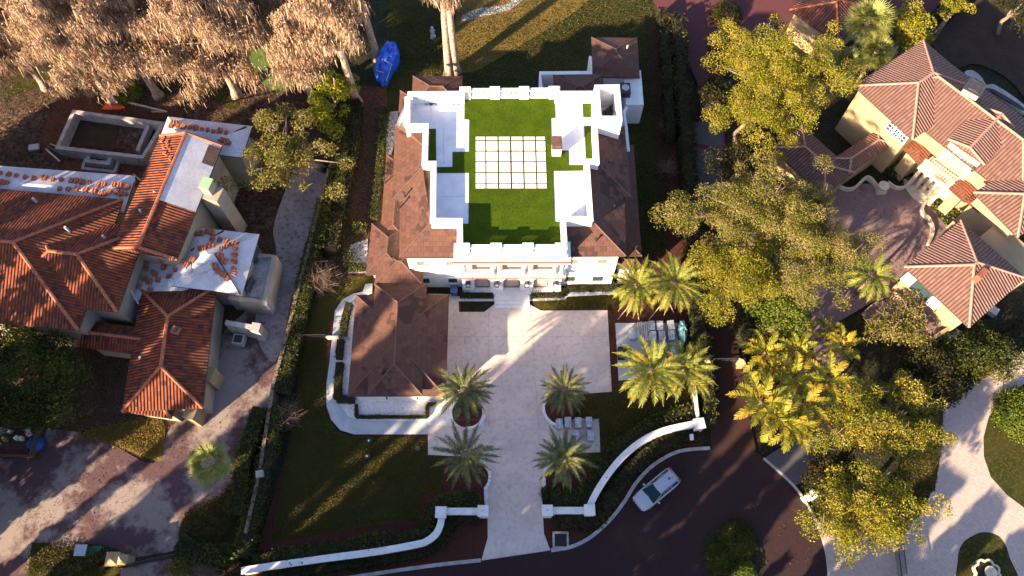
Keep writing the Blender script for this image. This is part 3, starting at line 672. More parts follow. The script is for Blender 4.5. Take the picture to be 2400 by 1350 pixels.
scatter('fallen_leaves', [(1055, 780), (1110, 770), (1130, 830), (1080, 850)], 130, 'litter_leaf', .045, 12, 'brown leaves scattered on the upper left of the concrete drive', 'leaves', 8)
scatter('fallen_leaves', [(1423, 727), (1436, 727), (1446, 900), (1432, 918)], 260, 'litter_leaf', .05, 13, 'bark crumbs spilled along the right edge of the concrete drive', 'leaves', 4)
scatter('fallen_leaves', [(840, 240), (900, 240), (900, 420), (870, 650), (790, 690), (820, 400)], 2500, 'litter_leaf', .07, 14, 'fallen leaves in the side yard west of the white house', 'leaves', 3)
scatter('fallen_leaves', [(2000, 470), (2170, 480), (2200, 560), (2100, 680), (1960, 700), (1990, 560)], 700, 'litter_leaf', .06, 15, 'fallen leaves over the purple courtyard pavers', 'leaves', 4)
scatter('fallen_leaves', [(1500, 1100), (1700, 1060), (1900, 1200), (1930, 1340), (1300, 1340), (1300, 1300)], 500, 'litter_leaf', .05, 16, 'scattered leaves on the dark brick road', 'leaves', 4)

# ================================================================ WHITE MANSION
hs = thing('white_mansion', 'large white two storey house with brown tiled skirt roofs and a flat turfed roof terrace', 'house', tuple(P(1205, 600)))
PZ, DZ, EZ, BZ = 9.7, 8.4, 7.5, 8.85
par = [(956.4, 216), (1078.5, 214.5), (1078.5, 204), (1310.5, 202.5), (1310.5, 214.5), (1398, 214.5), (1398, 288), (1403.5, 382.5), (1380, 382.5), (1389, 516.5), (1324.5, 517), (1328, 582), (1073.4, 582.5), (1072.5, 521.6), (1009.5, 521), (1011, 387), (990, 387), (993, 298), (950, 298), (950, 228), (956.4, 226)]
pw = [P(a, b, PZ).to_2d() for a, b in par]
n = len(pw); inn = inset(pw, .36)
low = {1, 2, 3, 11}                     # segments that are balustrades or returns
m = MB(); cp = MB(); cp2 = MB(); inc = inset(pw, .43); outc = inset(pw, -.07)
for i in range(n):
    j = (i + 1) % n
    top = DZ + .28 if i in (2, 11) else PZ - .08
    m.prism([tuple(pw[i]), tuple(pw[j]), inn[j], inn[i]], 7.6, top)
    if i not in (2, 11): (cp if 2 < i < 11 else cp2).prism([outc[i], outc[j], inc[j], inc[i]], PZ - .08, PZ)
m.build('parapet', 'white_stucco', hs); cp.build('parapet_cap', 'white_stucco', hs); cp2.build('parapet_cap', 'white_stucco', hs)
MB().prism([tuple(p) for p in inset(pw, .1)], 7.62, DZ - .02).build('roof_deck', 'white_deck', hs)
rng = np.random.default_rng(77); c = P(1012, 241, DZ); C = np.stack([c.x + rng.normal(0, .38, 260), c.y + rng.normal(0, .13, 260), DZ + .02 + np.abs(rng.normal(0, .03, 260))], 1); V = cards(rng, C, .07, .6); npmesh('leaf_pile', V, quads(V), 'litter_leaf', label='heap of brown leaves in the shaded corner of the white roof deck', cat='leaves', kind='stuff')
for x, y in ((974, 237), (1063, 244), (1075, 244), (1377, 500)):
    c = P(x, y, DZ); MB().tube([c - Vector((0, 0, .1)), c + Vector((0, 0, .02))], .1, 10).build('deck_drain', 'dark_metal', hs)
for a, b in (((965, 262), (1072, 262)), ((1010, 240), (1010, 290)), ((1026, 460), (1096, 460)), ((1302, 460), (1384, 460)), ((1335, 230), (1335, 290)), ((1040, 300), (1040, 385)), ((1345, 405), (1349, 515))):
    pa, pb = P(*a, DZ), P(*b, DZ); d = (pb - pa).normalized(); nn = Vector((-d.y, d.x, 0)) * .012; z_ = DZ - .016
    MB().poly([(*(pa - nn).xy, z_), (*(pb - nn).xy, z_), (*(pb + nn).xy, z_), (*(pa + nn).xy, z_)]).build('deck_seam', 'joint', hs)
def turf(px, name='turf'):
    pts = [P(a, b, DZ) for a, b in px]; m = MB(); m.prism([(p.x, p.y) for p in pts], DZ - .01, DZ + .012)
    return m
from mathutils.geometry import tessellate_polygon
def flatprism(px, z0, z1):
    m = MB(); pts = [P(a, b, z1) for a, b in px]
    a = sum(pts[i][0] * pts[(i + 1) % len(pts)][1] - pts[(i + 1) % len(pts)][0] * pts[i][1] for i in range(len(pts)))
    if a < 0: pts.reverse()
    for t in tessellate_polygon([pts]):
        A, B, C = (Vector(pts[i]) for i in t); q = [A, B, C]
        if (B - A).cross(C - A).z < 0: q.reverse()
        m.poly(q)
    k = len(pts)
    for i in range(k): a, b = pts[i], pts[(i + 1) % k]; m.poly([(a.x, a.y, z0), (b.x, b.y, z0), (b.x, b.y, z1), (a.x, a.y, z1)])
    return m
T1 = [(1088, 230), (1300, 225), (1302, 276), (1291.5, 276.6), (1293, 352.5), (1332.6, 352.5), (1333.5, 387), (1367.4, 387), (1368, 400), (1297, 400.5), (1301, 519.5), (1314, 521), (1317, 577), (1084.5, 577), (1085, 524), (1098, 524), (1098.6, 405), (1024.5, 405), (1024.5, 391.5), (1060.5, 391), (1060.5, 356), (1098.6, 355.5), (1099.5, 280.5), (1088, 279)]
flatprism(T1, DZ - .1, DZ + .02).build('roof_turf', 'fake_turf', hs)
for q in ([(1003.5, 301.5), (1021.5, 301.5), (1022.4, 375.6), (1002.5, 375.6)], [(1364.4, 232.5), (1393.5, 232.5), (1394.5, 274.5), (1366.6, 274.5)], [(1369, 295), (1387, 295), (1391, 371.5), (1373, 371.5)]):
    flatprism(q, DZ - .1, DZ + .02).build('roof_turf', 'fake_turf', hs)
xs = [(917, 990), (1000, 1085), (1097, 1182), (1195, 1280), (1292, 1377), (1388, 1457)]; ys = [(868, 891), (903, 972), (985, 1056), (1068, 1141), (1153, 1228), (1238, 1268)]
for (x0, x1) in xs:
    for (y0, y1) in ys:
        t = (y0 - 868) / 400; t1 = (y1 - 868) / 400
        fx = lambda x, t: 917 + (x - 917) * (1 + .0285 * t)
        q = [(fx(x0, t) / 3.3333 + 840, y0 / 3.3333 + 60), (fx(x1, t) / 3.3333 + 840, y0 / 3.3333 + 60), (fx(x1, t1) / 3.3333 + 840, y1 / 3.3333 + 60), (fx(x0, t1) / 3.3333 + 840, y1 / 3.3333 + 60)]
        flatprism(q, DZ, DZ + .07).build('paving_slab', 'white_stone', hs)
# balustrades
def balus(x0, y0, x1, y1, posts, inward):
    A, B = P(x0, y0, PZ).to_2d(), P(x1, y1, PZ).to_2d(); d = (B - A).normalized(); nn = Vector((-d.y, d.x)) * inward; L = (B - A).length; rz = math.atan2(d.y, d.x)
    m = MB(); r = MB(); c = A + nn * .25
    r.box((*(c + d * L / 2), PZ - .22), (L, .34, .14), rz)
    r.box((*(c + d * L / 2), DZ + .26), (L, .36, .08), rz); r.build('handrail', 'white_stucco', hs)
    for i in range(int(L / .24)):
        s = .12 + i * .24; m.lathe((*(c + d * s), DZ + .3), [(.06, 0), (.09, .25), (.045, .6), (.07, .8)], 6)
    m.build('balusters', 'white_stucco', hs)
    for t in posts: 
        q = MB(); q.box((*(c + d * L * t), DZ - .1), (.86, .46, PZ - DZ + .06), rz); q.box((*(c + d * L * t), PZ - .04), (.94, .54, .08), rz); q.build('balustrade_post', 'white_stucco', hs, bevel=.02)
balus(1078.5, 204, 1310.5, 202.5, (.055, .35, .645, .945), -1); balus(1073.4, 582.5, 1328, 582, (.055, .35, .645, .945), 1)
# stair tower, open at the top, and roof chimney
tw = [(1393.5, 198.6), (1452, 198), (1458.7, 280.5), (1399, 280.5)]; TZ = 10.9; q = [P(a, b, TZ).to_2d() for a, b in tw]; iq = inset(q, .42); m = MB(); n4 = 4
for i in range(4): j = (i + 1) % 4; m.prism([tuple(q[i]), tuple(q[j]), iq[j], iq[i]], 7.0, TZ)
m.build('stair_tower', 'white_stucco', hs)
MB().prism([tuple(p) for p in inset(q, .40)], 7.0, 8.1).build('tower_floor', 'white_deck', hs)
a = P(1430, 262, 8.1); r = MB(); 
for i in range(5): r.box((a.x - .6 + i * .28, a.y - .4 + .1 * i, 8.1), (.26, .9, .18 * (i + 1)))
r.build('stair', 'dark_metal', hs)
ch = P(1305, 340, DZ + 1.0); m = MB(); m.box((ch.x, ch.y, DZ - .05), (.82, 1.1, 1.25)); m.build('chimney', 'white_stucco', hs)
m = MB(); m.box((ch.x, ch.y, DZ + 1.2), (.92, 1.2, .08)); m.box((ch.x, ch.y, DZ + 1.28), (.72, .95, .3)); m.box((ch.x, ch.y, DZ + 1.58), (.86, 1.1, .06)); m.build('chimney_cap', 'rust_steel', hs, bevel=.02)
# upper skirt roofs: traced eave points at EZ, inner points at the parapet foot
E = dict(a=(926, 292), b=(919.5, 467), c=(937, 468), d=(936, 603.5), e=(1062, 603.5), f=(1334, 600.5), g=(1467, 599.5), h=(1464, 461), i=(1479, 460.5), j=(1464, 296))
I = dict(A=(952, 300), B=(994, 303), C=(991, 340), D=(991, 389), E=(1011, 391), F=(1010, 521), G=(1072, 521), K=(1326, 517), L=(1388, 517), M=(1382, 384), N=(1402, 384), O=(1400, 336), Q=(1400, 292))
z = {}; 
for k, v in E.items(): z[k] = P(*v, EZ)
for k, v in I.items(): z[k] = P(*v, BZ)
z['e2'] = P(1072, 603.5, EZ); z['f2'] = P(1326, 600.5, EZ)
z['w1'] = P(990.5, 392, BZ + .2); 
m = MB()
def face(s, mm=None): slope_face(mm or m, [z[k] for k in s.split()])
# west bay, south-west return
face('a A B C'); face('a C D b'); face('b D w1'); face('c b w1 F'); face('c F d'); face('d F G e2')
face('w1 D E F')
m.build('upper_roof', 'mansion_tile', hs); m = MB()
# east side mirrored
face('g L f2'); face('L K f2'); face('h g L M'); face('h M N i'); face('i N O j'); face('j O Q')
m.build('upper_roof', 'mansion_tile', hs)
for a_, b_ in (('a', 'C'), ('b', 'w1'), ('d', 'F'), ('g', 'L'), ('i', 'N'), ('j', 'O')): MB().tube([z[a_], z[b_]], .065, 6).build('ridge_cap', 'mansion_cap', hs)
ev = [z[k_] for k_ in 'a b c d e2'.split()]; ev2 = [z[k_] for k_ in 'f2 g h i j'.split()]
north = [P(1455, 215, EZ), P(958, 216, EZ)]
allv = ev + ev2 + [north[0], north[1]]
fp = MB(); fp.prism([(p.x, p.y) for p in allv], EZ - .22, EZ - .02, False); 
sof = [(p.x, p.y) for p in allv]
fp.build('fascia', 'trim_dark', hs)
wl = inset(sof, .5)
mm = MB(); mm.prism(wl, 0, EZ - .05, False); mm.build('wall', 'white_stucco', hs)
m2 = MB(); pts3 = [Vector((p[0], p[1], EZ - .2)) for p in sof]
for t in tessellate_polygon([pts3]): m2.poly([pts3[i] for i in t])
m2.build('soffit', 'white_stucco', hs)
# lower single-storey roofs round the house
hip(hs, [(969, 178), (1086, 178), (1080, 250), (962, 250)], 3.9, .42, roofname='lower_roof', wall='white_stucco', cap='mansion_cap', capr=.06, wallname='lower_wall')
hip(hs, [(935, 212), (990, 212), (985, 330), (932, 330)], 3.8, .42, roofname='lower_roof', wall='white_stucco', cap='mansion_cap', capr=.06, wallname='lower_wall')
hip(hs, [(903, 363), (960, 363), (955, 560), (893, 560)], 3.8, .42, roofname='lower_roof', wall='white_stucco', cap='mansion_cap', capr=.06, wallname='lower_wall')
hip(hs, [(867, 525), (960, 525), (955, 648), (861, 642)], 3.75, .45, roofname='lower_roof', wall='white_stucco', cap='mansion_cap', capr=.06, wallname='lower_wall')
hip(hs, [(882, 575), (1002, 575), (985, 668), (880, 668)], 3.68, .40, roofname='lower_roof', wall='white_stucco', cap='mansion_cap', capr=.06, wallname='lower_wall', gable=(0, 0))
hip(hs, [(1420, 340), (1484, 340), (1506, 600), (1430, 600)], 3.9, .40, roofname='lower_roof', wall='white_stucco', cap='mansion_cap', capr=.06, wallname='lower_wall')
hip(hs, [(1450, 598), (1507, 598), (1509, 630), (1448, 630)], 3.4, .75, roofname='entry_roof', wall='white_stucco', cap='mansion_cap', capr=.05, over=.25, wallname='entry_wall')
# rear wing, walls and equipment at the north-east
hip(hs, [(1297, 176), (1413, 173), (1420, 260), (1300, 260)], 3.9, .42, roofname='rear_roof', wall='white_stucco', cap='mansion_cap', capr=.06, wallname='lower_wall')
m = strip([(1268, 215), (1266, 171), (1390, 170), (1385, 134), (1386, 132)], .45, 0, 3.6, smooth=False); m.build('terrace_wall', 'white_stucco', hs)
m = strip([(1470, 250), (1462, 262), (1468, 300), (1473, 354)], .28, 3.2, 4.25, smooth=False); m.build('terrace_wall', 'white_stucco', hs)
c = P(1485, 205, 3.2); m = MB(); m.box((c.x, c.y, 0), (1.8, 4.4, 3.2)); m.build('terrace_wall', 'white_stucco', hs)
# garage wing
hip(hs, [(833, 691), (1050.5, 690), (1047, 928), (816, 929)], 3.0, .42, roofname='garage_lower_roof', wall='white_stucco', cap='mansion_cap', capr=.06, wallname='garage_wall', over=.45)
gr = hip(hs, [(878, 665.5), (999.5, 665.5), (990, 925), (862, 926.5)], 3.75, .55, roofname='garage_roof', wall='white_stucco', cap='mansion_cap', capr=.07, wallname='garage_wall')
for (x, y) in ((947, 455), (922, 466), (992, 497), (930, 480), (1438, 486), (1428, 380), (1396, 563), (900, 420), (1490, 580)):
    c = P(x, y, 8.3 if 925 < x < 1440 else 4.6); m = MB(); m.tube([c - Vector((0, 0, 1)), c + Vector((0, 0, .25))], .07, 8); m.tube([c + Vector((0, 0, .25)), c + Vector((0, 0, .32))], .13, 8); m.build('vent_pipe', 'dark_metal', hs)
c = P(892, 870, 4.9); m = MB(); m.tube([c - Vector((0, 0, .7)), c + Vector((0, 0, .2))], .2, 12); m.build('vent_pipe', 'rust_steel', hs)
# south front: windows
FA = Vector((wl[3][0], wl[3][1], 0)); FB = Vector((wl[6][0], wl[6][1], 0))
sw_ = [Vector((*p, 0)) for p in wl]
A0 = sw_[3]; B0 = sw_[4]
A0, B0 = Vector((sw_[3].x, sw_[3].y, 0)), Vector((sw_[4].x, sw_[4].y, 0)); A1, B1 = Vector((sw_[5].x, sw_[5].y, 0)), Vector((sw_[6].x, sw_[6].y, 0))
def wz(ax, ay, bx, by): return (ax / 3.3333 + 840, ay / 3.3333 + 440, bx / 3.3333 + 840, by / 3.3333 + 440)
for v in ((455, 569, 522, 608), (685, 569, 745, 606), (483, 703, 562, 742), (700, 703, 775, 740)): wall_rect(hs, A0, B0, wz(*v), 'window', 'glass_pale' if v[1] < 600 else 'glass', frame='white_stone', fw=.1)
for v in ((1662, 555, 1712, 592), (1874, 552, 1940, 590), (1618, 690, 1690, 728), (1832, 688, 1908, 726)): wall_rect(hs, A1, B1, wz(*v), 'window', 'glass_pale' if v[1] < 600 else 'glass', frame='white_stone', fw=.1)
# string course
for a, b in ((A0, B0), (A1, B1)):
    d = (b - a).normalized(); nn = Vector((d.y, -d.x, 0)); MB().prism([tuple((a + nn * .09).xy), tuple((b + nn * .09).xy), tuple((b - nn * .01).xy), tuple((a - nn * .01).xy)], 3.75, 4.0, True, True).build('string_course', 'white_stone', hs)
# portico
yb = A0.y; 
def px2x(px, py, z): return P(px, py, z).x
X0, X1 = px2x(1063, 614, 8.0), px2x(1338, 614, 8.0); YF = P(1200, 614, 8.0).y
U0, U1 = px2x(1072, 650, 4.0), px2x(1326, 648, 4.0); YU = P(1200, 650, 4.0).y
G0, G1 = px2x(1083, 690, .5), px2x(1316, 690, .5); YG = P(1200, 689, .5).y
yb2 = YG + 2.2
m = MB(); m.box(((X0 + X1) / 2, (YF + yb + 1.2) / 2, 7.55), (X1 - X0, yb + 1.2 - YF, .5)); m.box(((X0 + X1) / 2, (YF + .25 + yb + 1.6) / 2, 8.05), (X1 - X0 - .5, yb + 1.35 - YF, .22)); m.build('portico_cornice', 'white_stucco', hs, bevel=.03)
m = MB(); m.box(((X0 + X1) / 2, YF - .06, 7.93), (X1 - X0 + .1, .1, .12)); m.build('gutter', 'copper', hs)
m = MB(); m.box(((U0 + U1) / 2, (YU + yb + .6) / 2, 3.65), (U1 - U0, yb + .6 - YU, .42)); m.build('balcony_floor', 'white_stucco', hs, bevel=.03)
m = MB(); m.box(((U0 + U1) / 2, YU - .06, 3.92), (U1 - U0 + .1, .1, .1)); m.build('gutter', 'copper', hs)
m = MB(); m.box(((U0 + U1) / 2, yb + .03, 4.07), (U1 - U0 - .6, .3, 3.5)); m.build('portico_wall', 'white_deck', hs)
YC = YF + .55
for zx in (790, 860, 1046, 1100, 1288, 1345, 1535, 1592):
    x = px2x(zx / 3.3333 + 840, 634, 5.8); m = MB(); m.box((x, YC, 4.07), (.42, .42, .25)); m.lathe((x, YC, 4.3), [(.17, 0), (.15, 1.6), (.14, 3.0)], 12); m.box((x, YC, 7.3), (.42, .42, .26)); m.build('column', 'white_stucco', hs)
for i in range(3):
    xa = [px2x(z_ / 3.3333 + 840, 634, 5.8) for z_ in ((875, 1035), (1115, 1275), (1360, 1520))[i]]
    m = MB(); m.box(((xa[0] + xa[1]) / 2, YC, 4.95), (xa[1] - xa[0], .2, .12)); m.box(((xa[0] + xa[1]) / 2, YC, 4.1), (xa[1] - xa[0], .2, .1))
    for j in range(9): m.lathe((xa[0] + (j + .5) * (xa[1] - xa[0]) / 9, YC, 4.2), [(.05, 0), (.08, .25), (.04, .6), (.06, .75)], 6)
    m.build('balcony_rail', 'white_stucco', hs)
    m = MB(); xm = sum(xa) / 2; m.box((xm, yb - .14, 4.1), (1.9, .06, 2.6)); m.build('french_door', 'door_beige', hs)
m = MB(); m.box(((G0 + G1) / 2, (YG + yb + .3) / 2, 0), (G1 - G0, yb + .3 - YG, .5)); m.build('porch_floor', 'white_stone', hs, bevel=.02)
m = MB()
sx0, sx1 = px2x(1159, 700, .2), px2x(1241, 700, .2)
for i in range(3): m.box(((sx0 + sx1) / 2, YG - .3 - i * .36 / 1 + .0, 0), (sx1 - sx0, .62 + 0 * i, .42 - i * .13))
m.build('entry_steps', 'white_stone', hs, bevel=.015)
# arched front of the porch
piers = [(812, 905), (1030, 1130), (1265, 1365), (1490, 1582)]
pxs = [tuple(px2x(a / 3.3333 + 840, 668, 2.0) for a in p) for p in piers]; YA = YG + .35
m = MB()
for a, b in pxs: m.box(((a + b) / 2, YA + .3, .5), (b - a, .6, 3.16))
for i in range(3):
    a, b = pxs[i][1], pxs[i + 1][0]; N = 16
    for j in range(N):
        x0 = a + (b - a) * j / N; x1 = a + (b - a) * (j + 1) / N; u = abs((j + .5) / N * 2 - 1); zz = 2.55 + .75 * math.sqrt(max(0, 1 - u ** 2.4))
        m.prism([(x0, YA + .02), (x1, YA + .02), (x1, YA + .58), (x0, YA + .58)], zz, 3.66, False, True)
m.build('porch_arcade', 'white_stucco', hs)
for (a, b), lx in zip(pxs, (858, 1083, 1310, 1537)):
    x = (a + b) / 2; L = MB(); L.box((x, YA - .16, 1.9), (.42, .3, .08)); L.box((x, YA - .16, 2.6), (.46, .34, .1)); L.tube([(x, YA - .16, 2.68), (x, YA - .16, 2.9)], [.2, .02], 4)
    for dx in (-.19, .19): L.box((x + dx, YA - .29, 1.95), (.05, .05, .66)); L.box((x + dx, YA - .03, 1.95), (.05, .05, .66))
    ln = L.build('wall_lantern', 'dark_metal', hs); MB().box((x, YA - .16, 2.0), (.3, .22, .58)).build('lantern_glass', 'lens', ln)
for i in range(3):
    a, b = pxs[i][1], pxs[i + 1][0]; MB().box(((a + b) / 2, yb - .16, .5), (b - a - .3, .08, 2.6)).build('entry_door', 'door_beige', hs); MB().box(((a + b) / 2, yb - .22, .5), (b - a - .3, .05, .12)).build('door_sill', 'trim_dark', hs)
# garage south wall lamps
for x in (832, 906, 978):
    c = P(x, 934, 2.0); MB().box((c.x, c.y + .05, 1.7), (.12, .12, .4)).build('wall_lamp', 'dark_metal', hs)
for x0, x1 in ((878, 918), (925, 962)):
    a = P(x0, 940, 1.5)
# pavilion at the back
pv = thing('garden_pavilion', 'square garden pavilion under a dark slate pyramid roof behind the white house', 'pavilion', tuple(P(1440, 160)))
hip(pv, [(1386, 88), (1493, 88), (1500, 183), (1389, 180)], 3.7, .42, wall='white_stucco', cap='trim_dark', capr=.07, over=.4)
c = P(1470, 112, 4.3); MB().tube([c - Vector((0, 0, .5)), c + Vector((0, 0, .35))], .1, 8).build('vent_pipe', 'unit_grey', pv)
c = P(1466, 207, 3.9); un = thing('condenser_unit', 'dark cooling unit on the white terrace beside the garden pavilion', 'air conditioner', (c.x, c.y, 3.2))
m = MB(); m.box((c.x, c.y, 3.2), (1.0, 1.3, .8)); m.build('casing', 'dark_metal', un, bevel=.03)
m = MB(); m.lathe((c.x, c.y, 4.0), [(.38, 0), (.38, .06), (.1, .08)], 16); m.build('fan_guard', 'unit_grey', un)
# ================================================================ WEST HOUSE (under repair)
wh = thing('tiled_villa', 'sprawling villa under repair with orange clay tiles and bare white roof underlay', 'house', tuple(P(330, 640)))
TT, CAP = 'terracotta_tile', 'terracotta'
kw = dict(wall='beige_stucco', cap=CAP, capr=.15)
hip(wh, [(-260, 420), (300, 468), (171, 774), (-300, 730)], 6.5, .42, roof=TT, roofname='main_roof', **kw)
hip(wh, [(60, 500), (348, 535), (272, 731), (10, 700)], 6.55, .45, roof=TT, roofname='main_roof', **kw)
hip(wh, [(-300, 366), (312, 412), (296, 500), (-310, 455)], 5.6, .30, roof='underlay', roofname='bare_roof', wall='beige_stucco')
tc = hip(wh, [(342, 315), (512, 338), (424, 612), (296, 585)], 7.2, .42, roof=TT, roofname='cross_roof', gable=(1, 1), **kw)
# the bare eastern half of the cross roof: a sheet of underlay a few cm above the tiles
def on_slope(parent, hp, s0, s1, t0, t1, side, name, mat, up=.05):
    """sheet on a slope of hip hp: s along ridge 0..1, t from ridge 0 to eave 1, side +-1"""
    q = hp['q']; rz = hp['r0'].z; m = MB(); f = lambda s, t: q(-hp['hx'] + 2 * hp['hx'] * s, side * hp['hy'] * t, rz + (hp['ez'] - rz) * t + up)
    slope_face(m, [f(s0, t0), f(s1, t0), f(s1, t1), f(s0, t1)]); return m.build(name, mat, parent)
side = 1 if tc['q'](0, 1, 0).x > tc['c'].x else -1
nend = 1 if tc['q'](1, 0, 0).y > tc['c'].y else 0
def S_(a, b): return (1 - b, 1 - a) if nend else (a, b)     # 0 = north end
a, b = S_(0, .60); on_slope(wh, tc, a, b, .02, 1.0, side, 'roof_underlay', 'underlay', .05)
a, b = S_(.03, .2); on_slope(wh, tc, a, b, .68, 1.0, side, 'tile_patch', 'rust_steel', .09)
hip(wh, [(385, 274), (583, 293), (575, 372), (375, 345)], 5.9, .36, roof='underlay', roofname='bare_roof', wall='beige_stucco')
hip(wh, [(440, 532), (607, 547), (569, 692), (400, 668)], 4.6, .36, roof='underlay', roofname='bare_roof', wall='beige_stucco')
hip(wh, [(318, 600), (480, 612), (455, 720), (300, 700)], 3.9, .15, roof='underlay', roofname='bare_roof', wall='beige_stucco')
hip(wh, [(352, 690), (533, 655), (447, 973), (262, 951)], 3.9, .42, roof=TT, roofname='south_roof', **kw)
hip(wh, [(212, 752), (400, 775), (385, 838), (177, 812)], 3.6, .42, roof=TT, roofname='south_roof', gable=(1, 1), **kw)
hip(wh, [(318, 880), (425, 894), (405, 982), (293, 966)], 3.35, .50, roof=TT, roofname='porch_roof', **kw)
# tall stucco chimney with a green cap
c = P(497, 452, 7.2); m = MB(); m.box((c.x, c.y, 0), (1.6, 1.5, 7.2), R(-15)); m.box((c.x - .2, c.y + .3, 7.2), (.85, 1.05, 1.1), R(-15)); m.build('chimney', 'beige_stucco', wh)
MB().box((c.x - .2, c.y + .3, 8.3), (.95, 1.15, .12), R(-15)).build('chimney_cap', 'green_cap', wh)
# lower porches and buttress walls on the east side
m = strip([(600, 598), (642, 600), (620, 706), (560, 700)], .5, 0, 3.0, smooth=False, zpx=3.0); m.build('porch_wall', 'beige_stucco', wh)
flatprism([(575, 600), (642, 600), (620, 700), (560, 692)], 2.2, 2.6).build('porch_slab', 'grey_block', wh)
for a, b in (((528, 755), (600, 768)), ((535, 695), (620, 706))):
    m = strip([a, b], .45, 0, 2.6, smooth=False, zpx=2.6); c = P(*b, 2.6); m.box((c.x, c.y, 0), (.8, .8, 2.8), R(-10)); m.build('buttress_wall', 'grey_block', wh)
for (x, y, s) in ((486, 876, 1.3), (445, 965, 1.2)):
    c = P(x, y, 2.5); MB().box((c.x, c.y, 0), (1.0, s, 2.5), R(-15)).build('entry_pier', 'cream_stucco', wh)
# windows on the east walls
for (x0, y0, x1, y1, A, B) in ((598, 578, 606, 608, (607, 590), (575, 700)), (583, 655, 592, 680, (607, 590), (575, 700))):
    pass
def east_win(hp, s, z0, z1, w_, mat='glass'):
    q = hp['q']; sgn = 1 if q(1, 0, 0).x > hp['c'].x else -1
# skylight, vents and ridge rubbish
c = P(412, 775, 5.0); m = MB(); m.box((c.x, c.y, 4.3), (.7, .7, .9), R(-15)); m.build('roof_vent', 'terracotta', wh); MB().box((c.x, c.y, 5.2), (.4, .4, .15), R(-15)).build('vent_cap', 'dark_metal', wh)
for (x, y, z_) in ((155, 535, 8.3), (243, 555, 7.6), (80, 468, 7.5), (330, 495, 8.0), (330, 840, 4.2)):
    c = P(x, y, z_); MB().tube([c - Vector((0, 0, .6)), c + Vector((0, 0, .25))], .12, 8).build('vent_pipe', 'unit_grey', wh)
# loose stacks of tiles
TS = thing('tile_stack', 'x', 'roof tiles', (0, 0, 0))
def barrel(m, c, rz, L=.42, r=.1, tilt=0):
    co, si = math.cos(rz), math.sin(rz); A = []
    for s in (-.5, .5):
        for k in range(6):
            t = math.pi * k / 5; x = s * L; y = r * math.cos(t); A.append((c[0] + x * co - y * si, c[1] + x * si + y * co, c[2] + r * math.sin(t) * .9 + s * tilt))
    b = len(m.v); m.v += A
    for k in range(5): m.f.append((b + k, b + k + 1, b + 7 + k, b + 6 + k)); m.uv.append(None)
m = MB(); rr = random.Random(4)
for i in range(6): barrel(m, ((i % 2 - .5) * .22, (rr.random() - .5) * .12, .05 + .08 * (i // 2)), R(90) + rr.uniform(-.2, .2), tilt=.04)
tile_src = m.build('tile', 'terracotta', TS)
TSN = [0]
def stack(px, py, z, label, rz=0, sc=1.0, grp='loose stacks of clay tiles on the bare roofs'):
    c = P(px, py, z)
    if TSN[0] == 0:
        TS.location = c; TS.rotation_euler = (0, 0, rz); TS.scale = (sc,) * 3; TS['label'] = label; TS['group'] = grp
    else: dup(TS, c, rz, sc, label, grp)
    TSN[0] += 1
rr = random.Random(7)
def surf_z(px, py):
    """height of whatever the roofs of the villa put under this pixel"""
    d = ray(px, py); o = Vector((0, 0, H)); best = None
    for ob, bv in BVH:
        h = bv.ray_cast(o, d)
        if h[0] is not None and (best is None or h[3] < best[3]): best = h
    return best[0].z if best else 0
from mathutils.bvhtree import BVHTree
BVH = []
for ob in KIDS[wh.name]:
    mw = Matrix.Translation(origin(ob)); BVH.append((ob, BVHTree.FromPolygons([mw @ v.co for v in ob.data.vertices], [tuple(p.vertices) for p in ob.data.polygons])))
ORD = 'first second third fourth fifth sixth seventh eighth ninth tenth eleventh twelfth thirteenth fourteenth fifteenth sixteenth seventeenth eighteenth nineteenth twentieth'.split()
CNT = {}
def row(x0, y0, x1, y1, k, label, jit=2, rz=-.15, sc=1.0):
    for i in range(k):
        t = i / max(1, k - 1); x = x0 + (x1 - x0) * t + rr.uniform(-jit, jit); y = y0 + (y1 - y0) * t + rr.uniform(-jit, jit)
        n_ = CNT.get(label, 0); CNT[label] = n_ + 1
        o_ = ORD[n_ % 20] if n_ < 20 else 'twenty-' + ORD[n_ - 20]
        stack(x, y, surf_z(x, y) + .02, o_ + ' from the left ' + label, rz + rr.uniform(-.35, .35), sc * rr.uniform(.75, 1.2))
L1 = 'tile stack, upper row on the long white back roof'
row(3, 408, 100, 420, 6, L1); row(108, 420, 145, 424, 3, L1); row(168, 425, 210, 430, 4, L1); row(232, 432, 300, 440, 5, L1, 4)
L2 = 'tile stack, lower row on the long white back roof'
row(140, 442, 225, 450, 5, L2); row(235, 452, 298, 456, 6, L2, 4); row(0, 428, 20, 431, 3, L2)
row(418, 298, 530, 312, 9, 'tile stack in the straight row on the north end roof', 1.5); row(404, 296, 412, 290, 3, 'tile stack at the tip of the north wing ridge'); row(520, 330, 535, 338, 4, 'tile heap below the metal strip of the north wing', 3)
row(375, 320, 400, 345, 6, 'loose tile group on the sunlit orange slope', 6, .9, .6); row(388, 350, 396, 372, 4, 'loose tile group on the sunlit orange slope', 5, .9, .6)
L3 = 'tile stack in the outer column on the white east wing'
row(556, 568, 549, 645, 6, L3, 2, 1.4); L3b = 'tile stack on the white east wing inside its outer column'
row(500, 560, 530, 565, 3, L3b); row(470, 585, 500, 575, 4, L3b); row(518, 582, 545, 572, 3, L3b); row(520, 600, 526, 612, 3, L3b); row(505, 625, 515, 640, 4, L3b); row(525, 645, 535, 655, 3, L3b); row(462, 548, 500, 545, 4, L3b)
L4 = 'tile stack strewn over the sunken flat roof amid white scraps'
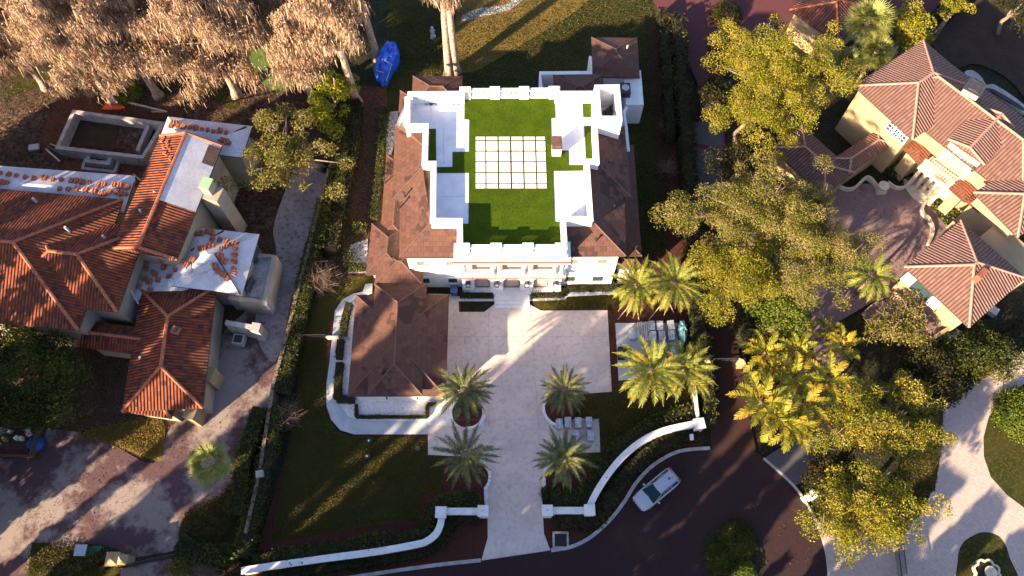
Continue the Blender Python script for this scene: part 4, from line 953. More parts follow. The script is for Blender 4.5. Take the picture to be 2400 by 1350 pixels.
for x, y in ((352, 612), (380, 612), (405, 610), (430, 615), (345, 632), (358, 640), (385, 632), (412, 635), (338, 655), (352, 662), (372, 655), (395, 650), (330, 672), (355, 680), (365, 645), (440, 625), (450, 610)): row(x, y, x + 4, y, 1, L4, 3)
# sheets of torn white wrap
for i, (x, y, r_) in enumerate(((440, 635, .7), (478, 627, .9), (492, 622, .7), (400, 665, .5), (500, 632, .6))):
    z0 = surf_z(x, y); c = P(x, y, z0); rng = np.random.default_rng(30 + i); m = MB(); ring = []
    m.v = [(c.x, c.y, z0 + .22)]
    for k in range(11): a = k / 11 * 6.283; q = r_ * rng.uniform(.5, 1.1); m.v.append((c.x + q * math.cos(a), c.y + q * math.sin(a), z0 + .05 + rng.uniform(0, .15)))
    for k in range(11): m.f.append((0, 1 + k, 1 + (k + 1) % 11)); m.uv.append(None)
    tag(m.build('plastic_wrap', 'underlay'), ['crumpled white wrap at the left of the sunken roof heap', 'largest crumpled white wrap in the valley of the east wing', 'crumpled white wrap touching the iron strips of the east wing', 'small white wrap low on the sunken flat roof', 'crumpled white wrap on the rightmost side of the valley heap'][i], 'wrap', 'torn white wraps on the roof')
# iron strips laid on valleys and hips
for i, (a, b, lab) in enumerate((((312, 408), (362, 450), 'pale metal strip leaning across the orange cross roof'), ((447, 588), (524, 541), 'dark metal valley strip nearest the tall chimney wall on the east wing'), ((504, 595), (606, 548), 'long dark metal strip on the hip of the white east wing'), ((504, 597), (563, 688), 'dark metal strip running down the south hip of the white east wing'), ((510, 330), (577, 297), 'dark metal strip on the hip of the north end roof'), ((386, 275), (412, 305), 'short dark metal strip at the northwest corner of the north wing'), ((306, 680), (325, 712), 'short metal strip along the sunken roof edge'), ((316, 420), (306, 462), 'short white metal strip at the east end of the long back roof'))):
    z0, z1 = surf_z(*a) + .1, surf_z(*b) + .1; m = MB(); m.tube([P(*a, z0), P(*a, z0).lerp(P(*b, z1), .5) + Vector((0, 0, .03)), P(*b, z1)], .09, 4); tag(m.build('metal_strip', 'dark_metal' if 'dark' in lab else 'unit_grey'), lab, 'metal strip', 'metal strips laid on the roofs under repair')
# walls: windows and shutters on the villa's east faces
for (x, y, z_, w_, h_, rz) in ((516, 437, 3.5, .12, 1.6, -18), (477, 520, 3.4, .12, 1.4, -18), (603, 600, 3.0, .12, 1.4, -15), (588, 668, 3.0, .12, 1.4, -15)):
    c = P(x, y, z_); m = MB(); m.box((c.x, c.y, z_ - h_ / 2), (w_, 1.3, h_), R(rz)); m.build('window', 'plastic_green' if y < 560 else 'glass', wh)
# pool shell and spa shell
ps = thing('pool_shell', 'unfinished grey block pool shell holding dark water behind the villa', 'pool', tuple(P(240, 310)))
pc = [(170, 257), (388, 286), (336, 372), (128, 348)]
q = [P(a, b, 1.5).to_2d() for a, b in pc]; iq = inset(q, .38); m = MB()
for i in range(4): j = (i + 1) % 4; m.prism([tuple(q[i]), tuple(q[j]), iq[j], iq[i]], 0, 1.5)
m.build('rim_wall', 'grey_block', ps)
l2 = inset(q, .36); MB().poly([(a, b, LEV + .02) for a, b in (l2 if sum(l2[i][0] * l2[(i + 1) % 4][1] - l2[(i + 1) % 4][0] * l2[i][1] for i in range(4)) > 0 else l2[::-1])]).build('basin_floor', 'leaf_litter', ps)
flatprism([(188, 270), (285, 284), (268, 345), (166, 340)], LEV + .02, LEV + .06).build('standing_water', 'water_dark', ps)
m = strip([(348, 290), (322, 352)], .4, 0, 1.1, smooth=False); m.build('inner_wall', 'grey_block', ps)
sp = thing('spa_shell', 'small square block spa shell beside the pool shell', 'spa', tuple(P(236, 372)))
for k_, (z1, sh, th) in enumerate(((.35, 0, .3), (.9, .55, .4), (.6, 1.3, .3))):
    q = [P(a, b, .6).to_2d() for a, b in ((200, 347), (284, 355), (268, 402), (186, 393))]; q = [Vector(v) for v in inset(q, sh)] if sh else q; iq = inset(q, th); m = MB()
    for i in range(4): j = (i + 1) % 4; m.prism([tuple(q[i]), tuple(q[j]), iq[j], iq[i]], 0, z1)
    m.build('footing' if k_ == 0 else 'rim_wall', 'grey_block', sp)
# yard clutter
c = P(84, 350); m = MB(); m.box((c.x, c.y, LEV), (1.0, .7, .25), .2); tag(m.build('cover_panel', 'unit_grey', bevel=.1), 'pale grey rounded panel on the dirt left of the spa shell', 'panel')
for i, (a, b, mt, lab) in enumerate((((112, 343), (160, 372), 'plastic_green', 'green plank in the lumber heap by the pool shell'), ((118, 338), (158, 352), 'wood', 'brown plank topmost in the lumber heap by the pool shell'), ((108, 350), (140, 378), 'wood_pale', 'pale plank lowest in the lumber heap by the pool shell'), ((300, 240), (390, 262), 'wood_pale', 'long pale beam behind the pool shell'), ((356, 262), (392, 262), 'wood', 'short cross batten at the end of the long pale beam'), ((233, 206), (268, 240), 'wood_pale', 'slanting pale pole under the mossy trees'))):
    pa, pb = P(*a, .2), P(*b, .25); m = MB(); m.tube([pa, pb], .12, 4); tag(m.build('plank', mt), lab, 'plank', 'lumber left about the dirt yard')
c = P(268, 254); rng = np.random.default_rng(5); m = MB(); m.v = [(c.x, c.y, .35)]
for k in range(12): a = k / 12 * 6.28; m.v.append((c.x + 1.3 * math.cos(a) * rng.uniform(.6, 1.1), c.y + .5 * math.sin(a) * rng.uniform(.6, 1.1), LEV + .02))
for k in range(12): m.f.append((0, 1 + k, 1 + (k + 1) % 12)); m.uv.append(None)
tag(m.build('orange_tarp', 'orange_paint'), 'bright orange sheet crumpled on the dirt bank behind the pool', 'tarp')
c = P(560, 796, .8); u = thing('condenser_unit', 'pale grey square cooling unit on the brick drive beside the villa', 'air conditioner', (c.x, c.y, 0)); m = MB(); m.box((c.x, c.y, LEV), (1.0, .95, .8), R(-8)); m.build('casing', 'unit_grey', u, bevel=.03); MB().box((c.x, c.y, LEV + .8), (.75, .7, .03), R(-8)).build('grille', 'dark_metal', u)
# dumpster
c = P(28, 1030, 1.2); d = thing('dumpster', 'open rusty dumpster full of rubbish by the dark tree', 'dumpster', (c.x, c.y, 0)); m = MB(); cs = [(c.x - 4, c.y - 1.3), (c.x + 2.0, c.y - 1.5), (c.x + 2.1, c.y + 1.1), (c.x - 4, c.y + 1.3)]; iq = inset(cs, .12)
for i in range(4): j = (i + 1) % 4; m.prism([cs[i], cs[j], iq[j], iq[i]], 0, 1.4)
m.prism(cs, 0, .5); m.build('container', 'rust_steel', d)
rng = random.Random(3)
for i in range(16):
    x, y = c.x - 3.6 + rng.random() * 5.3, c.y - 1 + rng.random() * 1.9; s = rng.uniform(.25, .6)
    mt = rng.choice(['white_stone', 'wood', 'underlay', 'white_stone', 'stone_block', 'wood_pale']); m = MB(); m.box((x, y, .95), (s, s * .7, .3 + rng.random() * .3), rng.random() * 3)
    tag(m.build('rubbish_bag', mt, bevel=.08), {'white_stone': 'white', 'wood': 'brown', 'underlay': 'pale', 'stone_block': 'bluish', 'wood_pale': 'tan'}[mt] + ' scrap, ' + ORD[i] + ' among the rubbish in the open dumpster', 'rubbish', 'rubbish inside the dumpster')
c = P(82, 1040, .6); m = MB(); rng = np.random.default_rng(8); m.lathe((c.x, c.y, LEV), [(.75, 0), (.8, .4), (.55, .8), (.1, .9)], 9); o = m.build('tarp_bundle', 'plastic_blue'); tag(o, 'dark blue tarpaulin slumped against the end of the dumpster', 'tarp')

# ================================================================ EAST HOUSE
eh = thing('pink_tiled_mansion', 'cream stucco mansion with weathered pink barrel tile roofs and white portico', 'house', tuple(P(2300, 350)))
PT = 'pink_tile'; kw = dict(wall='cream_stucco', cap='pink_cap', capr=.12)
mk('pink_cap', (.34, .20, .145), (.28, .16, .12), 3, .8, bs=.2)
mk('pale_trim', (.52, .45, .34), (.45, .39, .30), 2, .8, bs=.1)
A_ = hip(eh, [(2158, 97), (2522, 365), (2398, 486), (2032, 202)], 6.6, .46, roof=PT, roofname='main_roof', **kw)
K1 = hip(eh, [(1989, 210), (2158, 97), (2310, 210), (2151, 318)], 7.0, .42, roof=PT, roofname='wing_roof', **kw)
hip(eh, [(2278, 455), (2400, 375), (2520, 470), (2389, 552)], 6.7, .45, roof=PT, roofname='east_roof', **kw)
PR = hip(eh, [(2226, 322), (2300, 245), (2378, 310), (2304, 390)], 7.9, .36, roof=PT, roofname='portico_roof', wall='pale_trim', cap='pink_cap', capr=.12, gable=(1, 1), over=.35)
hip(eh, [(2168, 312), (2206, 350), (2155, 387), (2118, 347)], 4.3, .12, roof='brick_tile', roofname='low_roof', wall='cream_stucco')
hip(eh, [(2271, 402), (2310, 432), (2264, 478), (2225, 440)], 4.3, .12, roof='brick_tile', roofname='low_roof', wall='cream_stucco')
hip(eh, [(2290, 452), (2370, 520), (2345, 540), (2265, 472)], 4.9, .2, roof='brick_tile', roofname='low_roof', wall='cream_stucco')
# chimney
c = P(2285, 205, 9.2); m = MB(); m.box((c.x, c.y, 5), (1.5, 1.5, 4.2), R(-38)); m.build('chimney', 'pale_trim', eh); m = MB(); m.box((c.x, c.y, 9.2), (1.7, 1.7, .12), R(-38)); m.box((c.x, c.y, 9.32), (.95, 1.3, .12), R(-38)); m.build('chimney_cap', 'dark_metal', eh); 
# west wall windows, portico
def panel(px, py, z_, wd, ht, rz, name, mat, frame=True, dep=.14):
    c = P(px, py, z_); m = MB(); m.box((c.x, c.y, z_ - ht / 2), (wd, dep, ht), rz); w_ = m.build(name, mat, eh)
    if frame:
        f = MB(); co, si = math.cos(rz), math.sin(rz)
        for s in (-1, 1): f.box((c.x + s * wd / 2 * co, c.y + s * wd / 2 * si, z_ - ht / 2), (.09, dep + .08, ht), rz)
        for zz in (-.5, -.17, .17, .5): f.box((c.x, c.y, z_ + ht * zz - .03), (wd, dep + .06, .06 if abs(zz) < .4 else .1), rz)
        f.box((c.x, c.y, z_ - ht / 2), (.05, dep + .05, ht), rz); f.build('window_frame', 'white_stone', w_)
RZ = R(-43)
# cream wall block with the triple window
def wpanel(hp, end, px, py, wd, ht, name, mat, frame=True, dep=.14):
    q = hp['q']; o = hp['over']; a = hp['hx'] - o; b = hp['hy'] - o
    A, B = {'x-': (q(-a, -b, 0), q(-a, b, 0)), 'x+': (q(a, -b, 0), q(a, b, 0)), 'y-': (q(-a, -b, 0), q(a, -b, 0)), 'y+': (q(-a, b, 0), q(a, b, 0))}[end]
    c = W(px, py, A, B); rz = math.atan2(B.y - A.y, B.x - A.x); m = MB(); m.box((c.x, c.y, c.z - ht / 2), (wd, dep, ht), rz); w_ = m.build(name, mat, eh)
    if frame:
        f = MB(); co, si = math.cos(rz), math.sin(rz)
        for s in (-1, 1): f.box((c.x + s * wd / 2 * co, c.y + s * wd / 2 * si, c.z - ht / 2), (.09, dep + .08, ht), rz)
        for zz in (-.5, -.17, .17, .5): f.box((c.x, c.y, c.z + ht * zz - .03), (wd, dep + .06, .06 if abs(zz) < .4 else .1), rz)
        f.box((c.x, c.y, c.z - ht / 2), (.05, dep + .05, ht), rz); f.build('window_frame', 'white_stone', w_)
def sw_end(hp):
    q = hp['q']; return min(('x-', 'x+', 'y-', 'y+'), key=lambda e: (q({'x-': -1, 'x+': 1}.get(e, 0), {'y-': -1, 'y+': 1}.get(e, 0), 0) - Vector((*hp['c'], 0))).dot(Vector((.65, .76, 0))))
for i in range(3): wpanel(K1, sw_end(K1), 2091 + i * 13, 297 + i * 11, .85, 1.5, 'window', 'glass')
FZ = 7.6
pp = [P(a, b, 3.9) for a, b in ((2155, 388), (2183, 362), (2249, 410), (2224, 440))]
m = MB(); m.prism([(p.x, p.y) for p in pp], 3.4, 4.0); m.build('balcony_floor', 'pale_trim', eh)
pp2 = [p.to_2d() for p in pp]
d = (pp2[3] - pp2[0]).normalized(); nn = (pp2[1] - pp2[0]).normalized(); L = (pp2[3] - pp2[0]).length
m = MB()
for i in range(12): m.lathe((*(pp2[0] + d * (L * (i + .5) / 12) + nn * .15), 4.0), [(.05, 0), (.08, .25), (.04, .6), (.06, .75)], 6)
rzz = math.atan2(d.y, d.x); m.box((*(pp2[0] + d * L / 2 + nn * .15), 4.75), (L, .25, .12), rzz); m.build('balcony_rail', 'pale_trim', eh)
m = MB()
for i in range(5): m.lathe((*(pp2[0] + d * (L * (i + .5) / 5) + nn * .3), 0), [(.28, 0), (.22, .2), (.19, 3.2), (.28, 3.4)], 12)
m.build('portico_columns', 'pale_trim', eh)
m = MB(); cA = P(2226, 392, 5.0); RZ = R(-49)
for i in range(10): m.box((cA.x + .0 + (i - 4.5) * .26 * math.cos(RZ), cA.y + (i - 4.5) * .26 * math.sin(RZ), 5.2), (.09, 1.5, .12), RZ)
m.build('pergola', 'wood', eh)
for i in range(2): wpanel(PR, sw_end(PR), 2246 + i * 14, 362 + i * 12, .8, 2.2, 'balcony_door', 'glass_pale')
for x, y in ((2222, 345), (2280, 398)): c = P(x, y, 6.6); m = MB(); m.lathe((c.x, c.y, 6.3), [(.05, 0), (.14, .1), (.14, .4), (.03, .55)], 6); m.build('wall_lantern', 'dark_metal', eh)
panel(2275, 507, 3.3, .9, 1.6, RZ, 'window', 'glass'); panel(2297, 527, 3.3, .9, 1.6, RZ, 'window', 'glass'); panel(2215, 322, 5.6, .9, 1.0, RZ, 'window', 'glass'); panel(2338, 550, 4.2, .9, 1.1, RZ, 'window', 'glass')
# front steps: round landing
for i in range(3):
    c = P(2176, 434); MB().lathe((c.x, c.y, LEV), [(2.6 - i * .4, 0), (2.6 - i * .4, .15 * (i + 1))], 28).build('round_step', 'pale_trim', eh)
MB().lathe((c.x, c.y, LEV), [(1.2, 0), (1.2, .47)], 24).build('landing_mosaic', 'court_paver', eh)
# stucco link between main house and garage pavilion
m = MB(); m.prism([(p.x, p.y) for p in (P(2290, 560, 5), P(2340, 520, 5), P(2460, 620, 5), P(2400, 660, 5))], 0, 5); m.build('link_wall', 'cream_stucco', eh)
# garage pavilion (separate)
gp = thing('garage_pavilion', 'square cream pavilion under a pink tiled pyramid roof by the curved stair', 'pavilion', tuple(P(2265, 650)))
hp = hip(gp, [(2254, 518), (2408, 655), (2268, 764), (2117, 624)], 6.0, .50, roof=PT, wall='cream_stucco', cap='pink_cap', capr=.12, over=.6)
c = P(2303, 640, 8.3); m = MB(); m.box((c.x, c.y, 7.2), (.5, 1.1, 1.2), R(-45)); m.build('roof_vent', 'copper', gp)
for i, (x, y) in enumerate(((2132, 652), (2152, 672), (2172, 692), (2190, 708))):
    c = P(x, y, 4.6); m = MB(); m.box((c.x, c.y, 3.7), (1.0, .2, 1.5), R(-45)); m.build('window' , 'glass' if i in (1, 2) else 'white_stone', gp)
# curved stair with railing
sr = thing('curved_stair', 'curved tile stair with yellow edged railings climbing to the pavilion terrace', 'stair', tuple(P(2080, 730)))
arc = smoothline([(2020, 735), (2050, 712), (2085, 700), (2120, 702), (2150, 718), (2172, 735)], 4)
n = len(arc)
for i in range(n - 1):
    a, b = arc[i], arc[i + 1]; z_ = .25 + 2.2 * i / n
    ca, cb = P(*a, z_).to_2d(), P(*b, z_).to_2d(); dd = (cb - ca).normalized(); nn = Vector((dd.y, -dd.x)) * 2.0
    MB().prism([tuple(ca), tuple(cb), tuple(cb + nn), tuple(ca + nn)], 0, z_).build('step', 'court_paver', sr)
for off, nm in ((0, 'railing'), (2.0, 'railing')):
    m = MB(); ps_ = []
    for i, a in enumerate(arc):
        b = arc[min(i + 1, n - 1)]; a0 = arc[max(i - 1, 0)]; z_ = .25 + 2.2 * i / n; dd = (P(*b, z_) - P(*a0, z_)).to_2d().normalized(); nn = Vector((dd.y, -dd.x)) * off; c = P(*a, z_).to_2d() + nn; ps_.append((c.x, c.y, z_ + .9)); m.tube([(c.x, c.y, z_ - .1), (c.x, c.y, z_ + .9)], .03, 5)
    m.tube(ps_, .05, 6); m.build('railing', 'wood', sr)
flatprism([(2150, 740), (2185, 712), (2248, 752), (2195, 790)], 0, 2.4).build('terrace', 'court_paver', sr)
m = strip([(2190, 790), (2250, 752)], .3, 0, 3.2, smooth=False, zpx=3.2); m.build('terrace_wall', 'cream_stucco', sr)
# gatehouse wing, its roof colour darkened to stand for tree shade
gh = thing('front_wing', 'low covered wing with pink tiles darkened for dappled tree shade beside the oaks', 'outbuilding', tuple(P(1930, 390)))
tiles('pink_tile_shaded', (.15, .075, .058), (.11, .056, .046), (.20, .11, .08), .30, .42, True, 1.0, .12)  # the pink tile painted darker, with the shade of the oaks in its colour
hip(gh, [(2063, 302), (2088, 340), (1996, 404), (1948, 372)], 3.6, .35, roof='pink_tile_shaded', wall='cream_stucco', cap='pink_cap', capr=.1, over=.3)
hip(gh, [(2011, 399), (1938, 454), (1800, 352), (1872, 298)], 3.5, .35, roof='pink_tile_shaded', wall='cream_stucco', cap='pink_cap', capr=.1, over=.3)
# fountain basin urn on the court wall, low court walls
cw = thing('court_wall', 'scalloped low cream wall edging the planting north of the courtyard', 'wall', tuple(P(2010, 440)))
strip([(1962, 432), (1985, 441), (2006, 437), (2035, 413), (2058, 436)], .26, 0, .6).build('wall', 'pale_trim', cw); strip([(2082, 425), (2100, 437), (2120, 437), (2132, 425)], .26, 0, .6).build('wall', 'pale_trim', cw)
cw = thing('court_wall', 'scalloped low cream wall along the east edge of the courtyard', 'wall', tuple(P(2170, 500)))
strip([(2172, 468), (2163, 485), (2166, 500), (2180, 512), (2188, 540), (2176, 572)], .26, 0, .6).build('wall', 'pale_trim', cw)
c = P(2068, 440, .8); t = thing('garden_urn', 'pale stone urn standing between the scalloped courtyard walls', 'urn', (c.x, c.y, 0)); m = MB(); m.box((c.x, c.y, 0), (.9, .9, .7)); m.build('pedestal', 'pale_trim', t); MB().lathe((c.x, c.y, .7), [(.2, 0), (.5, .35), (.55, .55), (.3, .6)], 14).build('bowl', 'pale_trim', t)
# north-east neighbour roof
ne = thing('red_roof_house', 'red brown tiled house corner cut by the top edge of the picture', 'house', tuple(P(1950, 20)))
tiles('red_brown_tile', (.20, .06, .035), (.13, .045, .028), (.24, .09, .055), .30, .42, True, 1.0, .12)
hip(ne, [(1930, -60), (2060, 20), (1962, 104), (1861, 27)], 4.2, .38, roof='red_brown_tile', wall='cream_stucco', cap='terracotta', capr=.12)
# back terrace and fountain of the mansion
tr = thing('garden_pool', 'curved dark garden pool with pale rim behind the pink tiled mansion', 'pool', tuple(P(2310, 190)))
q = smoothline([(2262, 168), (2280, 165), (2300, 180), (2312, 198), (2335, 200), (2400, 245), (2400, 265), (2330, 215), (2300, 205), (2268, 185)], 4, True)
flatprism(q, 0, LEV + .12).build('rim', 'kerb_concrete', tr); cpt = (sum(a for a, b in q) / len(q), sum(b for a, b in q) / len(q))
flatprism([(a + (cpt[0] - a) * .08, b + (192 + (a - 2262) * .42 - b) * .5) for a, b in q], LEV + .05, LEV + .16).build('water', 'water_dark', tr)
c = P(2232, 778, .7); u = thing('condenser_unit', 'cooling unit with round fan on the grass by the garage pavilion wall', 'air conditioner', (c.x, c.y, 0)); m = MB(); m.box((c.x, c.y, 0), (1, 1, .8), R(-40)); m.build('casing', 'unit_grey', u, bevel=.03); MB().lathe((c.x, c.y, .8), [(.38, 0), (.36, .05), (.1, .05)], 16).build('fan_guard', 'dark_metal', u)
c = P(2328, 727, .5); tag(MB().box((c.x, c.y, 0), (.9, .8, .6), R(-40)).build('utility_box', 'unit_grey', bevel=.03), 'small grey utility box behind the garage pavilion', 'utility box')
# ================================================================ GARDEN WALLS AND GATES
def gwall(label, px, pillars, smooth=True):
    t = thing('garden_wall', label, 'wall', tuple(P(*px[0])))
    m = strip(px, .42, 0, 1.5, smooth, zpx=1.6); m.build('wall', 'white_stone', t); strip(px, .56, 1.5, 1.6, smooth, zpx=1.6).build('coping', 'white_stone', t)
    for (x, y, r_) in pillars:
        c = P(x, y, 1.95); m = MB(); m.box((c.x, c.y, 0), (.75, .75, 1.8), r_); m.box((c.x, c.y, 1.8), (.92, .92, .14), r_); p = m.build('gate_pillar', 'white_stone', t, bevel=.015)
        if y > 1190 and 1130 < x < 1300: MB().lathe((c.x, c.y, 1.94), [(.05, 0), (.04, .08)], 8).build('finial', 'dark_metal', p)
gwall('white wall sweeping from the west drive pillar along the foot of the front lawn', [(1034, 1200), (1033, 1225), (1022, 1250), (1000, 1268), (975, 1276), (880, 1293), (760, 1309), (640, 1326), (565, 1338)], [(1033, 1200, 0)])
gwall('short straight white wall west of the concrete drive', [(1045, 1198), (1122, 1198)], [(1132, 1197, 0)], False)
gwall('short straight white wall east of the concrete drive', [(1292, 1196), (1373, 1196)], [(1283, 1196, 0), (1382, 1195, 0)], False)
gwall('white wall curving up between the parked car and the palm lawn', [(1382, 1186), (1400, 1150), (1430, 1105), (1465, 1065), (1510, 1030), (1560, 1008), (1632, 992)], [(1640, 992, .15)])
w_ = thing('boundary_wall', 'narrow pale wall running north from the square pillar by the red lane', 'wall', tuple(P(1636, 950)))
strip([(1637, 985), (1632, 940), (1626, 880)], .25, 0, 1.4, False).build('wall', 'white_stone', w_)
w_ = thing('boundary_wall', 'old mossy block wall between the west brick drive and the hedges', 'wall', tuple(P(620, 1100)))
strip([(770, 395), (720, 590), (668, 800), (640, 900), (607, 1110), (575, 1250)], .3, 0, 1.5, False).build('wall', 'bark', w_)
c = P(607, 1110, 1.9); MB().box((c.x, c.y, 0), (.6, .6, 1.85), .2).build('pillar', 'grey_block', w_)
fn = thing('side_fence', 'dark side fence and gate crossing the walkway west of the garage', 'fence', tuple(P(790, 797)))
m = MB(); A, B = P(712, 798), P(770, 797)
m.tube([A + Vector((0, 0, 1.5)), B + Vector((0, 0, 1.5))], .03, 4); m.tube([A + Vector((0, 0, .2)), B + Vector((0, 0, .2))], .03, 4)
for i in range(18): c = A.lerp(B, i / 17); m.tube([c, c + Vector((0, 0, 1.55))], .018, 4)
m.build('fence_panel', 'dark_metal', fn)
m = MB(); A, B = P(768, 796), P(797, 796); m.prism([(A.x, A.y - .06), (B.x, B.y - .06), (B.x, B.y + .06), (A.x, A.y + .06)], 0, .9); m.build('fence_wall', 'kerb_concrete', fn)
m = MB(); A, B = P(798, 796), P(822, 798)
for i in range(9): c = A.lerp(B, i / 8); m.tube([c, c + Vector((0, 0, 1.6))], .02, 4)
m.tube([A + Vector((0, 0, 1.6)), B + Vector((0, 0, 1.6))], .03, 4); m.tube([A, B + Vector((0, 0, 1.6))], .02, 4); m.build('gate', 'dark_metal', fn)
def gate(name, label, a, b, h, bars, mat='dark_metal'):
    t = thing(name, label, 'gate', tuple(P(*a))); A, B = P(*a), P(*b); m = MB(); n_ = (B - A).normalized(); n_ = Vector((-n_.y, n_.x, 0)) * .04
    for z_ in (.15, h * .5, h): m.tube([A + Vector((0, 0, z_)), B + Vector((0, 0, z_))], .045, 4)
    m.build('gate_frame', mat, t); m = MB()
    for i in range(bars): c = A.lerp(B, (i + .5) / bars); m.tube([c + Vector((0, 0, .15)), c + Vector((0, 0, h))], .022, 4)
    m.build('gate_bars', mat, t); return t
gate('sliding_gate', 'long black barred gate standing open across the pale east drive', (2092, 1272), (2108, 1400), 1.9, 46)
gate('lane_gate', 'low dark gate closed across the red lane', (1662, 851), (1738, 849), 1.2, 20)
gate('drive_gate', 'old brown gate along the lower edge by the west brick drive', (285, 1332), (425, 1303), 1.5, 30)
for i, (x, y, s, lab) in enumerate(((1659, 843, .45, 'cream post at the west end of the lane gate'), (1741, 846, .5, 'pale post at the east end of the lane gate'), (262, 1310, .95, 'cream square gate pillar beside the golf cart'), (285, 1312, .7, 'smaller cream pillar right behind the square gate pillar'))):
    c = P(x, y, 1.7); t = thing('gate_post', lab, 'post', (c.x, c.y, 0)); MB().box((c.x, c.y, 0), (s, s, 1.6), .1).build('shaft', 'cream_stucco', t); m = MB(); cc = [(c.x - s * .6, c.y - s * .6, 1.6), (c.x + s * .6, c.y - s * .6, 1.6), (c.x + s * .6, c.y + s * .6, 1.6), (c.x - s * .6, c.y + s * .6, 1.6)]
    for k in range(4): m.poly([cc[k], cc[(k + 1) % 4], (c.x, c.y, 2.0)])
    m.build('cap', 'cream_stucco', t)
# gate house post with canopy slab on the east drive
c = P(2088, 1262, 2.6); t = thing('gate_pillar', 'pale square pillar half under the glossy tree by the open gate', 'pillar', (c.x, c.y, 0)); m = MB(); m.box((c.x, c.y, 0), (1.0, .8, 2.4)); m.box((c.x, c.y, 2.4), (1.25, 1.0, .15)); m.build('shaft', 'pale_trim', t)
c = P(1905, 1160, 2.2); t = thing('gate_pillar', 'white pillar at the left edge of the glossy tree', 'pillar', (c.x, c.y, 0)); m = MB(); m.box((c.x, c.y, 0), (.55, .55, 2.0), .6); m.box((c.x, c.y, 2.0), (.7, .7, .1), .6); m.build('shaft', 'white_stone', t)
